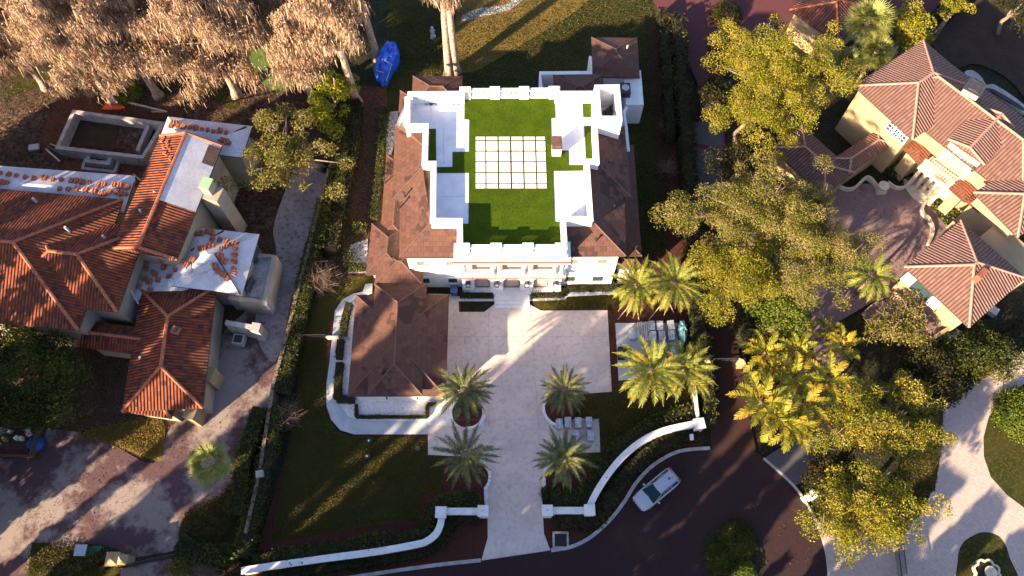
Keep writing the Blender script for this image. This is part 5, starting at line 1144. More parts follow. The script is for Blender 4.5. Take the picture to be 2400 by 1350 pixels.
# ================================================================ CAR
CS = .9
def make_car():
    c0 = P(1538, 1148, .7); a, b = P(1490, 1185, .5), P(1583, 1108, .5); az = math.atan2(a.y - b.y, a.x - b.x)
    t = thing('parked_car', 'silver white estate car with dark roof rails parked along the kerb', 'car', (c0.x, c0.y, LEV))
    # profile rings along x (front +x): x, half width, z low, z belt
    m = MB(); n = 12; prof = [(-2.38, .70, .45, .80), (-2.32, .84, .35, 1.0), (-1.9, .93, .28, 1.08), (-.9, .95, .26, 1.08), (.5, .95, .26, 1.05), (1.2, .94, .26, 1.02), (1.8, .92, .28, .93), (2.2, .82, .32, .82), (2.40, .62, .40, .70)]
    ring = []
    for x, hw, zl, zb in prof:
        ring.append([(x, -hw * .92, zl), (x, -hw, (zl + zb) / 2), (x, -hw * .98, zb - .12), (x, -hw * .84, zb), (x, 0, zb + .045), (x, hw * .84, zb), (x, hw * .98, zb - .12), (x, hw, (zl + zb) / 2), (x, hw * .92, zl)])
    base = 0; k = len(ring[0]); m.v = [v for r_ in ring for v in r_]
    for i in range(len(ring) - 1):
        for j in range(k - 1): m.f.append((i * k + j, (i + 1) * k + j, (i + 1) * k + j + 1, i * k + j + 1)); m.uv.append(None)
        m.f.append((i * k, i * k + k - 1, (i + 1) * k + k - 1, (i + 1) * k)); m.uv.append(None)
    m.f.append(tuple(range(k))); m.uv.append(None); m.f.append(tuple((len(ring) - 1) * k + j for j in reversed(range(k)))); m.uv.append(None)
    def loc(m, nm, mt, par=t, sm=True, bev=0):
        o = m
        co, si = math.cos(az), math.sin(az); o.v = [(c0.x + (x * co - y * si) * CS, c0.y + (x * si + y * co) * CS, z * CS + LEV) for x, y, z in o.v]
        return o.build(nm, mt, par, smooth=sm, bevel=bev)
    bo = loc(m, 'body', 'car_paint')
    # cabin: glass house then roof panel
    m = MB(); lo = [(1.18, -.80), (1.18, .80), (-2.05, .82), (-2.05, -.82)]; hi = [(.12, -.64), (.12, .64), (-1.85, .66), (-1.85, -.66)]
    L = [(x, y, 1.04) for x, y in lo]; U = [(x, y, 1.60) for x, y in hi]
    for i in range(4): j = (i + 1) % 4; m.poly([L[i], L[j], U[j], U[i]])
    loc(m, 'windows', 'car_glass', sm=False)
    m = MB(); ra = [(.14, -.62, 1.6), (.20, 0, 1.62), (.14, .62, 1.6), (-.7, .68, 1.62), (-1.95, .64, 1.58), (-2.02, 0, 1.6), (-1.95, -.64, 1.58), (-.7, -.68, 1.62)]
    top = [(x * .97, y * .93, z + .06) for x, y, z in ra]
    for i in range(8): j = (i + 1) % 8; m.poly([ra[i], ra[j], top[j], top[i]]); m.poly([top[i], top[j], (-.7, 0, 1.72)])
    loc(m, 'roof', 'car_paint')
    m = MB()
    for s in (-1, 1):
        for (x0, x1) in ((1.05, .14), (-.1, -.2), (-1.1, -1.15), (-2.05, -1.87)): m.tube([(x0, s * .81, 1.03), (x1, s * .66, 1.62)], .03, 5)
    loc(m, 'pillar_trim', 'car_paint', bo)
    for s in (-1, 1):
        m = MB(); m.tube([(.0, s * .6, 1.68), (.0, s * .6, 1.74), (-1.7, s * .6, 1.74), (-1.8, s * .6, 1.66)], .03, 6); loc(m, 'roof_rail', 'dark_metal')
        m = MB(); m.box((.72, s * 1.06, 1.0), (.16, .22, .14)); loc(m, 'mirror', 'car_paint', sm=False, bev=.03)
        m = MB(); m.box((2.12, s * .62, .62), (.3, .36, .16)); loc(m, 'headlight', 'lens', sm=False, bev=.04)
        m = MB(); m.box((-2.32, s * .66, .8), (.14, .26, .28)); loc(m, 'tail_light', 'red_lens', sm=False, bev=.03)
        for x in (1.5, -1.45):
            m = MB(); m.tube([(x, s * .78, .34), (x, s * .97, .34)], .34, 18); wq = loc(m, 'wheel', 'rubber'); m = MB(); m.tube([(x, s * .96, .34), (x, s * .985, .34)], .2, 12); loc(m, 'rim', 'chrome', wq)
    m = MB(); m.box((2.36, 0, .5), (.08, 1.0, .22)); loc(m, 'grille', 'dark_metal', sm=False)
    m = MB(); m.box((-.05 + .0, 0, 0), (.01, .01, .01)); 
    m = MB(); m.poly([(-1.5, -.08, 1.735), (-1.25, -.08, 1.735), (-1.25, .08, 1.735), (-1.5, .08, 1.735)]); m.tube([(-1.6, .1, 1.70), (-1.68, .1, 1.86)], .025, 5); loc(m, 'antenna', 'dark_metal', sm=False)
    m = MB(); m.tube([(.95, .1, 1.10), (.55, -.55, 1.44)], .015, 4); m.tube([(.98, -.45, 1.09), (.8, -.75, 1.2)], .015, 4); loc(m, 'wiper', 'dark_metal', sm=False)
make_car()
# golf cart
c = P(196, 1290, 1.3); t = thing('golf_cart', 'small white roofed dark green golf cart on the grass by the old gate', 'golf cart', (c.x, c.y, 0))
x, y = c.x, c.y; m = MB(); m.box((x + .25, y, .25), (1.7, .85, .4)); m.box((x - .4, y, .65), (.4, .8, .35)); m.build('body', 'plastic_green', t, bevel=.06)
m = MB(); m.box((x - .2, y, 1.4), (.95, .9, .07)); m.build('canopy', 'car_paint', t, bevel=.03); m = MB()
for a in (-.6, .2):
    for b in (-.38, .38): m.tube([(x + a, y + b, .6), (x + a, y + b, 1.41)], .025, 6)
m.build('canopy_frame', 'dark_metal', t)
for a in (-.4, .85):
    for b in (-.4, .4): m = MB(); m.tube([(x + a, y + b - .07, .2), (x + a, y + b + .07, .2)], .2, 12); m.build('wheel', 'rubber', t)
# ================================================================ YARD THINGS
# blue tarp stack on the north lawn
t = thing('covered_stack', 'long stack under a bright blue tarp on the north lawn', 'covered stack', tuple(P(908, 160)))
cc = [(908, 118), (926, 112), (936, 125), (936, 152), (920, 175), (905, 203), (884, 190), (880, 165)]
rng = np.random.default_rng(2); q = smoothline(cc, 5, True); base = [P(a, b, .1) for a, b in q]; cen = sum((p for p in base), Vector((0, 0, 0))) / len(base); m = MB(); k = len(base)
rings = [(1.0, .05), (.97, .9), (.86, 1.55), (.6, 1.75), (.3, 1.85)]
for r_, z_ in rings:
    for i, p in enumerate(base): w2 = 1 + .05 * math.sin(i * 1.9) * (r_ > .5); v = cen + (p - cen) * r_ * w2; m.v.append((v.x, v.y, z_ + .16 * math.sin(i * .8 + r_ * 9) * (z_ > .5)))
for i in range(len(rings) - 1):
    for j in range(k): m.f.append((i * k + j, i * k + (j + 1) % k, (i + 1) * k + (j + 1) % k, (i + 1) * k + j)); m.uv.append(None)
m.f.append(tuple((len(rings) - 1) * k + j for j in range(k))); m.uv.append(None); m.build('tarp', 'tarp_blue', t)
m = MB()
for (a, b, c_, d_) in ((895, 138, 920, 152), (880, 165, 900, 170), (918, 150, 905, 190)): m.tube([P(a, b, 1.85), P((a + c_) / 2, (b + d_) / 2, 1.98), P(c_, d_, 1.85)], .03, 4)
m.build('tie_cord', 'wood_pale', t)
# teal tarp
t = thing('covered_heap', 'teal plastic sheet bunched over a heap at the end of the paver pallets', 'covered stack', tuple(P(1598, 780)))
q = smoothline([(1596, 757), (1606, 765), (1609, 785), (1600, 806), (1588, 790), (1587, 768)], 5, True); base = [P(a, b, .1) for a, b in q]; cen = sum((p for p in base), Vector((0, 0, 0))) / len(base); m = MB(); k = len(base)
for r_, z_ in ((1.1, 0), (1, .7), (.7, 1.1), (.3, 1.25)):
    for i, p in enumerate(base): v = cen + (p - cen) * r_ * (1 + .1 * math.sin(i * 2.3)); m.v.append((v.x, v.y, z_ + .12 * math.sin(i * 1.4) * (z_ > 0)))
for i in range(3):
    for j in range(k): m.f.append((i * k + j, i * k + (j + 1) % k, (i + 1) * k + (j + 1) % k, (i + 1) * k + j)); m.uv.append(None)
m.f.append(tuple(3 * k + j for j in range(k))); m.uv.append(None); m.build('sheet', 'tarp_teal', t)
# pallets of pavers
PS = thing('paver_pallet', 'x', 'pallet of pavers', (0, 0, 0)); m = MB()
for y in (-.38, 0, .38): m.box((0, y, 0), (.60, .1, .1))
for i in range(4): m.box((-.24 + i * .16, 0, .1), (.11, .92, .03))
m.build('pallet', 'wood', PS)
m = MB()
for i in range(2):
    for j in range(3): m.box((-.145 + i * .29, -.30 + j * .30, .13), (.27, .28, .60 + .03 * ((i + j) % 2)))
m.build('paver_block', 'stone_block', PS)
m = MB(); m.box((0, 0, .76), (.03, .93, .012)); m.box((.0, .15, .76), (.6, .03, .014)); m.build('strap', 'white_stone', PS)
spots = [(1527, 764, 'back row, first pallet east of the pipe bundle'), (1546, 764, 'back row pallet second from the pipe bundle'), (1572, 763, 'back row pallet nearest the teal sheet'), (1530, 788, 'second row pallet beside the pipe bundle'), (1551, 788, 'second row middle pallet between two others'), (1573, 787, 'second row pallet touching the teal sheet'), (1556, 815, 'third row pallet just above the big palm fronds'), (1576, 815, 'third row easternmost pallet below the teal sheet'), (1512, 820, 'third row pallet partly behind palm fronds'), (1532, 838, 'pallet glimpsed between the fronds of the two big palms'),
         (1311, 994, 'leftmost pallet below the curved white kerb'), (1331, 990, 'second pallet from left below the curved white kerb'), (1355, 991, 'third pallet from left below the curved white kerb'), (1380, 990, 'rightmost pallet of the row below the white kerb'), (1384, 1022, 'lone pallet on the slab south of the row of four'), (1350, 1022, 'pallet half hidden by the lower right drive palm')]
for i, (x, y, lab) in enumerate(spots):
    c = P(x, y, .75); grp = 'pallets of grey pavers'; lab = 'grey paver pallet, ' + lab
    if i == 0: PS.location = (c.x, c.y, LEV); PS['label'] = lab; PS['group'] = grp
    else: dup(PS, (c.x, c.y, LEV), random.Random(i).uniform(-.06, .06), 1, lab, grp)
t = thing('water_tank', 'pale rolled drum lying on the slab left of the paver pallets', 'drum', tuple(P(1488, 780)))
a, b = P(1483, 770, .5), P(1483, 795, .5); MB().tube([a, b], .42, 16).build('drum', 'underlay', t, smooth=True); a, b = P(1494, 771, .4), P(1494, 794, .4); MB().tube([a, b], .36, 14).build('inner_drum', 'unit_grey', t, smooth=True)
t = thing('fence_panel_stack', 'stack of white fence panels between the drum and the pallets', 'panels', tuple(P(1508, 775))); m = MB()
c = P(1508, 776, .6)
for i in range(7): m.box((c.x - .45 + i * .15, c.y, .1 + .06 * (i % 3)), (.05, 1.9, .4))
for i in range(3): m.box((c.x, c.y - .8 + i * .75, .5), (1.1, .06, .06), .2 * i)
m.build('panels', 'white_stone', t)
for i, (x, y, lab) in enumerate(((1457, 826, 'left black bin on the slab beside the mulch strip'), (1471, 824, 'right black bin with a pale lid patch by the palm fronds'))):
    c = P(x, y, .9); t = thing('storage_bin', lab, 'bin', (c.x, c.y, 0), 'black bins on the slab'); MB().box((c.x, c.y, LEV), (.62, 1.0, .9)).build('bin_body', 'rubber', t, bevel=.05); MB().box((c.x, c.y - .1, LEV + .9), (.66, .8, .05)).build('lid', 'dark_metal', t, bevel=.02)
for i, (x, y, lab) in enumerate(((866, 1034, 'dark round fire bowl on the lawn nearest the walkway'), (862, 1070, 'dark round fire bowl on the lawn farther from the walkway'))):
    c = P(x, y, .3); t = thing('fire_bowl', lab, 'bowl', (c.x, c.y, 0), 'two dark bowls on the front lawn'); MB().lathe((c.x, c.y, LEV), [(.12, 0), (.22, .08), (.29, .3), (.25, .42), (.1, .48)], 18).build('bowl', 'dark_metal', t, smooth=True); MB().lathe((c.x, c.y - .03, LEV + .48), [(.09, 0), (.05, .03)], 10).build('lid_knob', 'white_stone', t)
c = P(980, 1053); tag(MB().box((c.x, c.y, LEV), (.4, .4, .05)).build('drain_cover', 'dark_metal'), 'small square drain cover in the corner of the front lawn', 'drain')
c = P(1064, 678, 1.0); t = thing('wheelie_bin', 'dark blue wheeled bin by the west corner of the porch', 'bin', (c.x, c.y, 0)); m = MB(); a = .0; m.prism([(c.x - .3, c.y - .36), (c.x + .3, c.y - .36), (c.x + .3, c.y + .3), (c.x - .3, c.y + .3)], LEV, .95, True, True); m.build('bin_body', 'plastic_blue', t, bevel=.04); m = MB(); m.box((c.x, c.y, .95), (.68, .78, .1)); m.build('lid', 'plastic_blue', t, bevel=.04)
for s in (-1, 1): MB().tube([(c.x + s * .3, c.y + .3, .14), (c.x + s * .36, c.y + .3, .14)], .13, 12).build('wheel', 'rubber', t)
# storm inlet
c = P(1314, 1266, .2); t = thing('storm_inlet', 'square concrete storm drain with iron grate beside the drive mouth', 'drain', (c.x, c.y, 0)); m = MB(); q = [Vector((c.x + a * 1.35 * .5, c.y + b * 1.4 * .5)) for a, b in ((-1, -1), (1, -1), (1, 1), (-1, 1))]; iq = inset(q, .2)
for i in range(4): j = (i + 1) % 4; m.prism([tuple(q[i]), tuple(q[j]), iq[j], iq[i]], 0, .22)
m.build('rim', 'kerb_concrete', t); m = MB(); m.box((c.x, c.y, LEV), (1.0, 1.0, .04)); m.build('well', 'rubber', t); m = MB()
for i in range(5): m.box((c.x - .4 + i * .2, c.y, .12), (.04, .98, .05))
m.build('grate', 'rust_steel', t)
# white kerbs round the palm rings
for i, (cx, cy, r_, a0, a1, lab) in enumerate(((1316, 958, 1.62, 2.6, 5.2, 'curved white block kerb round the right upper drive palm'), (1318, 1128, 1.62, 2.2, 3.6, 'curved white block kerb round the right lower drive palm'), (1108, 1118, 1.5, -.7, .7, 'curved white block kerb round the left lower drive palm'), (1098, 966, 1.5, -1.6, -.1, 'curved white block kerb round the left upper drive palm'))):
    c = P(cx, cy); m = MB(); nb = int((a1 - a0) * r_ / .3)
    for j in range(nb): a = a0 + (a1 - a0) * j / nb; m.box((c.x + r_ * math.cos(a), c.y + r_ * math.sin(a), 0), (.3, .24, .28 + .02 * (j % 2)), a + R(90))
    tag(m.build('planter_kerb', 'white_stone', bevel=.02), lab, 'kerb', 'white kerbs round the drive palms')
# low platform, table under cypress
c = P(352, 77, .8); t = thing('garden_bench', 'wooden slatted garden table glimpsed in the shade of the mossy trees', 'table', (c.x, c.y, 0)); m = MB()
for i in range(4): m.box((c.x - .6 + i * .4, c.y, .7), (.36, 1.2, .06), -.15)
m.build('table_top', 'wood', t); MB().box((c.x, c.y, 0), (.5, .5, .7)).build('leg', 'wood', t)
c = P(415, 113); tag(MB().box((c.x, c.y, 0), (2.2, .7, .18), -.1).build('stone_step', 'wood_pale', bevel=.04), 'pale stone slab step between the two western mossy trees', 'step')
c = P(1013, 70, 1.2); t = thing('garden_statue', 'pale blue standing garden statue on the north lawn', 'statue', (c.x, c.y, 0)); m = MB(); m.lathe((c.x, c.y, 0), [(.3, 0), (.3, .25), (.18, .3), (.22, .8), (.28, 1.1), (.1, 1.4), (.15, 1.6), (.05, 1.75)], 12); m.build('figure', 'stone_block', t, smooth=True)
c = P(1085, 300 - 300 + 78); 
MB().box((*P(1052, 78).xy, 0), (.01, .01, .01)) 
# fountain in the east drive island
c = P(2320, 1342, .8); t = thing('fountain', 'pale scalloped two tier fountain in the lower drive island', 'fountain', (c.x, c.y, 0))
m = MB(); q = []
for k in range(48): a = k / 48 * 6.283; r_ = 1.0 + .16 * abs(math.sin(a * 4)); q.append(Vector((c.x + r_ * math.cos(a), c.y + r_ * math.sin(a))))
iq = inset(q, .16)
for i in range(48): j = (i + 1) % 48; m.prism([tuple(q[i]), tuple(q[j]), iq[j], iq[i]], 0, .5)
m.build('basin', 'pale_trim', t); MB().prism([tuple(p) for p in iq], 0, .35).build('water', 'water_dark', t); MB().lathe((c.x, c.y, 0), [(.2, 0), (.12, .7), (.5, .95), (.52, 1.0), (.12, 1.0), (.08, 1.35), (.22, 1.5), (.05, 1.55)], 16).build('upper_bowl', 'pale_trim', t)
# round garden mirror (small disc on path), flowers by sign
c = P(1618, 1028, .6); t = thing('mailbox', 'small white and green mailbox in the verge below the square pillar', 'mailbox', (c.x, c.y, 0)); MB().box((c.x, c.y, 0), (.15, .15, 1.0)).build('post', 'wood', t); MB().box((c.x, c.y, 1.0), (.28, .5, .3)).build('box', 'white_stone', t, bevel=.06)
# ================================================================ HEDGES AND SHRUBS
hedge('hedge', 'tall hedge west of the old wall beside the lower brick drive', [(620, 965), (596, 1030), (578, 1090), (575, 1150), (562, 1210)], 1.4, 1.7, 11, leaf=.09, dens=90, rough=.07)
hedge('hedge', 'long hedge along the mulch between the west walls and the side yard', [(770, 480), (752, 560), (728, 640), (712, 740), (690, 830), (668, 930)], 1.35, 1.6, 12, mat='hedge_leaf', leaf=.09, dens=110, rough=.07)
hedge('hedge', 'hedge between the old mossy wall and the front lawn mulch', [(660, 960), (640, 1060), (622, 1120), (600, 1220), (575, 1310)], 1.5, 1.6, 13, leaf=.11)
hedge('hedge', 'dark hedge following the inside of the sweeping front wall', [(600, 1318), (700, 1303), (820, 1284), (900, 1270), (970, 1262), (1005, 1240), (1012, 1200), (1060, 1180), (1128, 1180)], 1.2, 1.3, 14, leaf=.11)
hedge('hedge', 'low dark hedge outside the sweeping front wall along the road', [(620, 1352), (760, 1330), (900, 1310), (1000, 1290), (1045, 1255), (1060, 1218), (1125, 1215)], 1.0, .7, 15, mat='dark_leaf', leaf=.1)
hedge('hedge', 'hedge inside the curved wall south of the palm lawn', [(1290, 1175), (1370, 1168), (1385, 1140), (1420, 1085), (1470, 1042), (1520, 1010), (1570, 990), (1622, 975)], 1.5, 1.2, 16, leaf=.12)
hedge('hedge', 'dark hedge outside the curved wall above the parked car', [(1300, 1220), (1385, 1222), (1420, 1180), (1455, 1130), (1490, 1090), (1530, 1055), (1580, 1030), (1635, 1018)], 1.3, .8, 17, mat='dark_leaf', leaf=.11)
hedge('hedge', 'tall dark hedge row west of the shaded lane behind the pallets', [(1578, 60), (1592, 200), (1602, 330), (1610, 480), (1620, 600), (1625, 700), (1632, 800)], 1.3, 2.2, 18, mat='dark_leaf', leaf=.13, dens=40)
hedge('hedge', 'clipped hedge along the west side of the red lane by the pillar', [(1640, 740), (1645, 830), (1652, 900), (1658, 1000)], 1.0, 1.6, 19, mat='hedge_leaf', leaf=.1)
hedge('hedge', 'dark hedge row at the far west of the shaded lane beyond the north lawn', [(1548, 40), (1560, 200), (1566, 340)], 1.0, 1.8, 20, mat='dark_leaf', leaf=.12)
hedge('hedge', 'clipped upright hedge east of the red lane above its gate', [(1728, 755), (1738, 800), (1742, 815)], 1.1, 1.8, 21, leaf=.09)
hedge('hedge', 'clipped upright hedge east of the red lane below its gate', [(1750, 870), (1756, 910), (1760, 945)], 1.0, 1.8, 22, leaf=.09)
hedge('hedge', 'hedge behind the west house east wall by the sand drive top', [(700, 190), (735, 210), (780, 235), (800, 330), (800, 420), (790, 480)], 1.4, 1.8, 23, leaf=.10, dens=90, rough=.07)
hedge('hedge', 'hedge strip west of the side yard beside the white house', [(835, 250), (832, 330), (815, 430), (790, 540), (780, 600)], 1.3, 1.5, 24, mat='dark_leaf', leaf=.12)
hedge('hedge', 'box hedge upright beside the upper west garage wall', [(822, 716), (812, 750), (806, 790)], .75, .9, 25, leaf=.07)
hedge('hedge', 'box hedge upright beside the lower west garage wall', [(801, 802), (797, 845)], .7, .9, 26, leaf=.07)
hedge('hedge', 'box hedge turning the southwest corner of the garage', [(799, 855), (795, 900), (793, 938), (833, 940)], .75, .9, 27, leaf=.07, smooth=False)
hedge('box_hedge', 'low box hedge edging the white gravel below the garage', [(836, 950), (836, 979), (1002, 979), (1002, 950), (1025, 948)], .3, .45, 28, leaf=.05, dens=160, smooth=False)
hedge('hedge', 'low dark hedge along the porch west of the entry steps', [(1076, 682), (1078, 695), (1156, 696)], .55, .6, 29, leaf=.06, dens=120, smooth=False)
hedge('hedge', 'low dark hedge along the porch east of the entry steps', [(1244, 696), (1322, 694), (1325, 681), (1436, 679), (1442, 668)], .55, .6, 30, leaf=.06, dens=120, smooth=False)
hedge('hedge', 'hedge strip beside the grey stones at the west wall of the white house', [(906, 260), (898, 330), (893, 400), (885, 470), (880, 520)], .7, .9, 31, leaf=.09, dens=70)
hedge('hedge', 'bright hedge above the small west terrace of the white house', [(828, 541), (862, 541)], .9, .8, 32, mat='bright_leaf', leaf=.08)
hedge('hedge', 'bright hedge below the small west terrace of the white house', [(818, 590), (822, 628), (860, 630)], .8, .8, 33, mat='green_leaf', leaf=.08)
hedge('hedge', 'short hedge near the golf cart along the old gate', [(120, 1350), (170, 1335), (230, 1312), (262, 1295)], 1.0, .8, 34, leaf=.1)
hedge('hedge', 'thick shrub row below the verge at the hedge foot near the west pillar', [(430, 1270), (480, 1300), (520, 1305), (570, 1300)], 1.6, 1.2, 35, leaf=.12)
hedge('hedge', 'dark hedge curving north of the red northern drive', [(2180, 60), (2230, 20), (2280, -20)], 1.6, 1.5, 36, mat='dark_leaf', leaf=.13)
hedge('hedge', 'long dark hedge bank above the pale east drive', [(2440, 760), (2380, 795), (2300, 850), (2235, 895), (2190, 935)], 2.2, 1.3, 37, mat='dark_leaf', leaf=.13, dens=40)
hedge('planting', 'green planting bed north of the courtyard beside the front wing', [(2080, 385), (2110, 400), (2140, 415)], 2.4, .7, 38, mat='green_leaf', leaf=.12, dens=40)
hedge('planting', 'green planting bed in the shade east of the courtyard', [(2195, 470), (2215, 500), (2230, 520)], 2.2, .6, 39, mat='green_leaf', leaf=.12, dens=40)
shrub('shrub', 'bright yellow green shrub at the foot of the western mossy trees', 303, 222, 1.5, 1.3, 41, 'bright_leaf', 1500)
shrub('shrub', 'small yellow green shrub left of the brighter shrub by the pool', 245, 215, .9, .8, 42, 'bright_leaf', 600)
shrub('shrub', 'brown twiggy shrub between the mossy trunks above the pool', 360, 190, 1.4, 1.2, 43, 'bare_twig', 700, twiggy=True)
shrub('shrub', 'bare twiggy shrub in the side yard by the walkway bend', 755, 668, 1.9, 1.8, 44, 'bare_twig', 900, twiggy=True)
shrub('shrub', 'bare twiggy shrub in the mulch beside the west hedge', 678, 978, 1.5, 1.5, 45, 'bare_twig', 600, twiggy=True)
shrub('shrub', 'pinkish bare shrub on the east lawn edge behind the white house', 1585, 528, 1.3, 1.6, 46, 'moss_twig', 700, twiggy=True)
shrub('shrub', 'faint bare shrub in the shaded bed far right of the terrace house', 1560, 400, 1.2, 1.4, 47, 'bare_twig', 350, twiggy=True)
shrub('shrub', 'faint bare shrub nearest the pavilion in the shaded east bed', 1562, 300, 1.1, 1.4, 48, 'bare_twig', 350, twiggy=True)
shrub('topiary', 'rounded clipped shrub alone on the red northern drive', 1698, 42, 1.75, 1.7, 51, 'dark_leaf', 9000, .07)
shrub('topiary', 'upper rounded shrub on the road island', 1722, 1268, 1.55, 1.3, 52, 'hedge_leaf', 9000, .07)
shrub('topiary', 'lower left rounded shrub on the road island', 1686, 1310, 1.25, 1.1, 53, 'hedge_leaf', 7000, .07)
shrub('topiary', 'lower right rounded shrub on the road island', 1742, 1342, 1.0, 1.0, 54, 'green_leaf', 5000, .07)
LAY[0] += 1
c = P(1716, 1300); m = MB(); m.poly([(c.x + 2.6 * math.cos(i * .196), c.y + 2.6 * math.sin(i * .196), .004 * LAY[0]) for i in range(32)]); m.build('road_island', 'undergrowth', kind='structure')
m = MB(); 
for i in range(40): a0, a1 = i / 40 * 6.283, (i + 1) / 40 * 6.283; m.prism([(c.x + r_ * math.cos(a), c.y + r_ * math.sin(a)) for r_, a in ((2.6, a0), (2.78, a0), (2.78, a1), (2.6, a1))], 0, .15)
m.build('kerb', 'kerb_concrete', kind='structure')
shrub('topiary', 'large bright clipped ball of leaves at the right edge island', 2388, 975, 2.4, 2.0, 55, 'green_leaf', 16000, .09)
shrub('shrub', 'golden leafy shrub at the lower left corner by the old gate', 430, 1335, 1.1, 1.2, 56, 'oak_dull', 2200)
shrub('shrub', 'brownish leafy shrub right of the golden one at the bottom edge', 488, 1342, 1.2, 1.2, 57, 'bare_twig', 1200, twiggy=True)
shrub('shrub', 'leafy shrub beside the white arched wall of the red roofed house', 1905, 88, 1.5, 1.6, 58, 'oak_leaf', 2500)
shrub('shrub', 'leafy shrub spilling over the wall by the storm drain', 1290, 1160, .9, 1.0, 59, 'hedge_leaf', 900)
# ================================================================ TREES
G1 = 'moss-hung cypress trees along the back yards'
cypress('largest moss-hung cypress at the upper left, trunk right of the yellow shrub', 372, 226, 17, 5.9, 61, 17000, crown0=.3)
cypress('moss-hung cypress whose trunk stands left of the yellow shrub', 268, 240, 17, 5.9, 62, 17000, crown0=.32)
cypress('moss-hung cypress spreading over the far upper left corner', 110, 205, 17, 5.6, 63, 15000, crown0=.25)
cypress('moss-hung cypress at the far left edge above the dirt yard', -10, 190, 15, 5.4, 74, 13000, crown0=.2)
cypress('moss-hung cypress behind the corner tree at the left edge', 170, 90, 16, 6.4, 72, 16000, crown0=.2)
cypress('moss-hung cypress filling the top edge between the two clumps', 340, 100, 16, 5.6, 75, 16000, crown0=.25)
cypress('moss-hung cypress in the second clump, left trunk of its pair', 556, 224, 18, 5.3, 64, 16000, crown0=.22)
cypress('moss-hung cypress in the second clump, right trunk of its pair', 565, 206, 19, 4.4, 65, 11000, crown0=.28)
cypress('moss-hung cypress behind the second clump along the top edge', 575, 100, 15, 5.4, 66, 14000, crown0=.2)
cypress('moss-hung cypress with tall bare trunk beside the blue tarp row', 838, 242, 19, 3.6, 67, 12000, crown0=.5, lean=(-.6, .6))
cypress('moss-hung cypress behind the one by the blue tarp row', 775, 120, 15, 4.0, 76, 12000, crown0=.3)
cypress('moss-hung cypress at the top edge left of the blue tarp', 884, 136, 18, 2.4, 68, 4500, crown0=.66, lean=(-.8, .5))
cypress('bare forked cypress trunk nearest the rear roofs', 1052, 178, 21, 2.6, 69, 5200, crown0=.5, lean=(.3, 1.5))
cypress('slim bare cypress trunk right of the forked one', 1068, 170, 22, 2.0, 70, 1500, crown0=.8)
cypress('moss-hung cypress whose low skirt hangs left of the leafy vine tree', 735, 235, 13, 3.0, 71, 7000, crown0=.35)
tree('young_tree', 'bright green vine covered tree at the end of the west hedge', 'tree', 780, 230, 3.2, (2.3, 4.0, 2.4), 80, 'bright_leaf', 40, .8, 130, .13)
tree('oak_tree', 'sprawling thin oak leaning over the sand drive beside the villa', 'tree', 660, 365, 5.5, (5.2, 5.0, 1.8), 81, 'oak_dull', 62, .85, 210, .10, base=(762, 400), rt=.34, twig=300, limbs=26, shell=.25, rough=.7)
tree('oak_tree', 'broad dense evergreen oak in dark shade at the left edge', 'tree', 62, 898, 4.2, (4.9, 4.3, 2.4), 82, 'hedge_leaf', 120, 1.2, 220, .11)
tree('oak_tree', 'big sunlit yellow green oak west of the pink tiled mansion', 'tree', 1825, 178, 7.5, (6.5, 6.0, 3.1), 83, 'oak_leaf', 150, 1.0, 420, .075, rt=.5, limbs=24, twig=250, shell=.3, rough=.7)
tree('oak_tree', 'crooked lower lobe of the big oak reaching toward the lane', 'tree', 1765, 265, 6.0, (3.6, 2.8, 1.8), 84, 'oak_leaf', 46, .85, 380, .075, shell=.3, rough=.7)
tree('oak_tree', 'upper oak of the central clump, left of the courtyard', 'tree', 1795, 500, 7.0, (6.8, 4.2, 2.6), 85, 'oak_dull', 150, 1.0, 520, .072, rt=.5, limbs=26, twig=500, shell=.3, rough=.7)
tree('oak_tree', 'lower left oak of the central clump, above the shaded lane', 'tree', 1735, 640, 6.5, (5.0, 3.3, 2.2), 86, 'oak_leaf', 100, .95, 480, .072, limbs=18, twig=200, shell=.3, rough=.7)
tree('oak_tree', 'lower right oak of the central clump, touching the courtyard', 'tree', 1905, 600, 6.6, (4.1, 4.1, 2.2), 87, 'oak_dull', 96, .95, 480, .072, limbs=22, twig=450, shell=.3, rough=.7)
tree('leafy_tree', 'round compact leafy tree just above the yellow palm grove', 'tree', 1835, 738, 3.8, (2.8, 2.2, 1.9), 88, 'green_leaf', 46, .8, 170, .10)
tree('leafy_tree', 'pale brown leaved tree growing against the curved stair terrace', 'tree', 2112, 760, 3.6, (3.0, 2.3, 1.6), 89, 'oak_dull', 50, .8, 120, .10, twig=420, limbs=18, shell=.3)
tree('leafy_tree', 'small bright tree in the dark slope above the drive bend', 'tree', 2120, 930, 3.2, (2.4, 1.8, 1.5), 90, 'oak_leaf', 36, .7, 130, .10, twig=250, shell=.3)
tree('leafy_tree', 'spreading tree left of the slope tree beneath the yellow palms', 'tree', 2000, 985, 4.0, (3.8, 2.8, 1.8), 91, 'oak_leaf', 80, .8, 260, .08, twig=380, shell=.3, rough=.6, limbs=16)
tree('leafy_tree', 'spreading tree low on the slope beside the pale east drive', 'tree', 2110, 1025, 3.6, (3.4, 1.9, 1.5), 92, 'oak_leaf', 66, .75, 250, .08, twig=380, shell=.3, rough=.6, limbs=16)
tree('leafy_tree', 'glossy small leaved tree overhanging the open black gate', 'tree', 2025, 1195, 5.0, (4.6, 3.1, 2.4), 93, 'oak_leaf', 115, .85, 260, .085, twig=160, limbs=20, shell=.3, rough=.55)
tree('leafy_tree', 'yellow green leafy tree at the north corner of the pink roof', 'tree', 2125, 72, 4.5, (2.2, 2.4, 2.0), 94, 'oak_leaf', 34, .8, 150, .12)
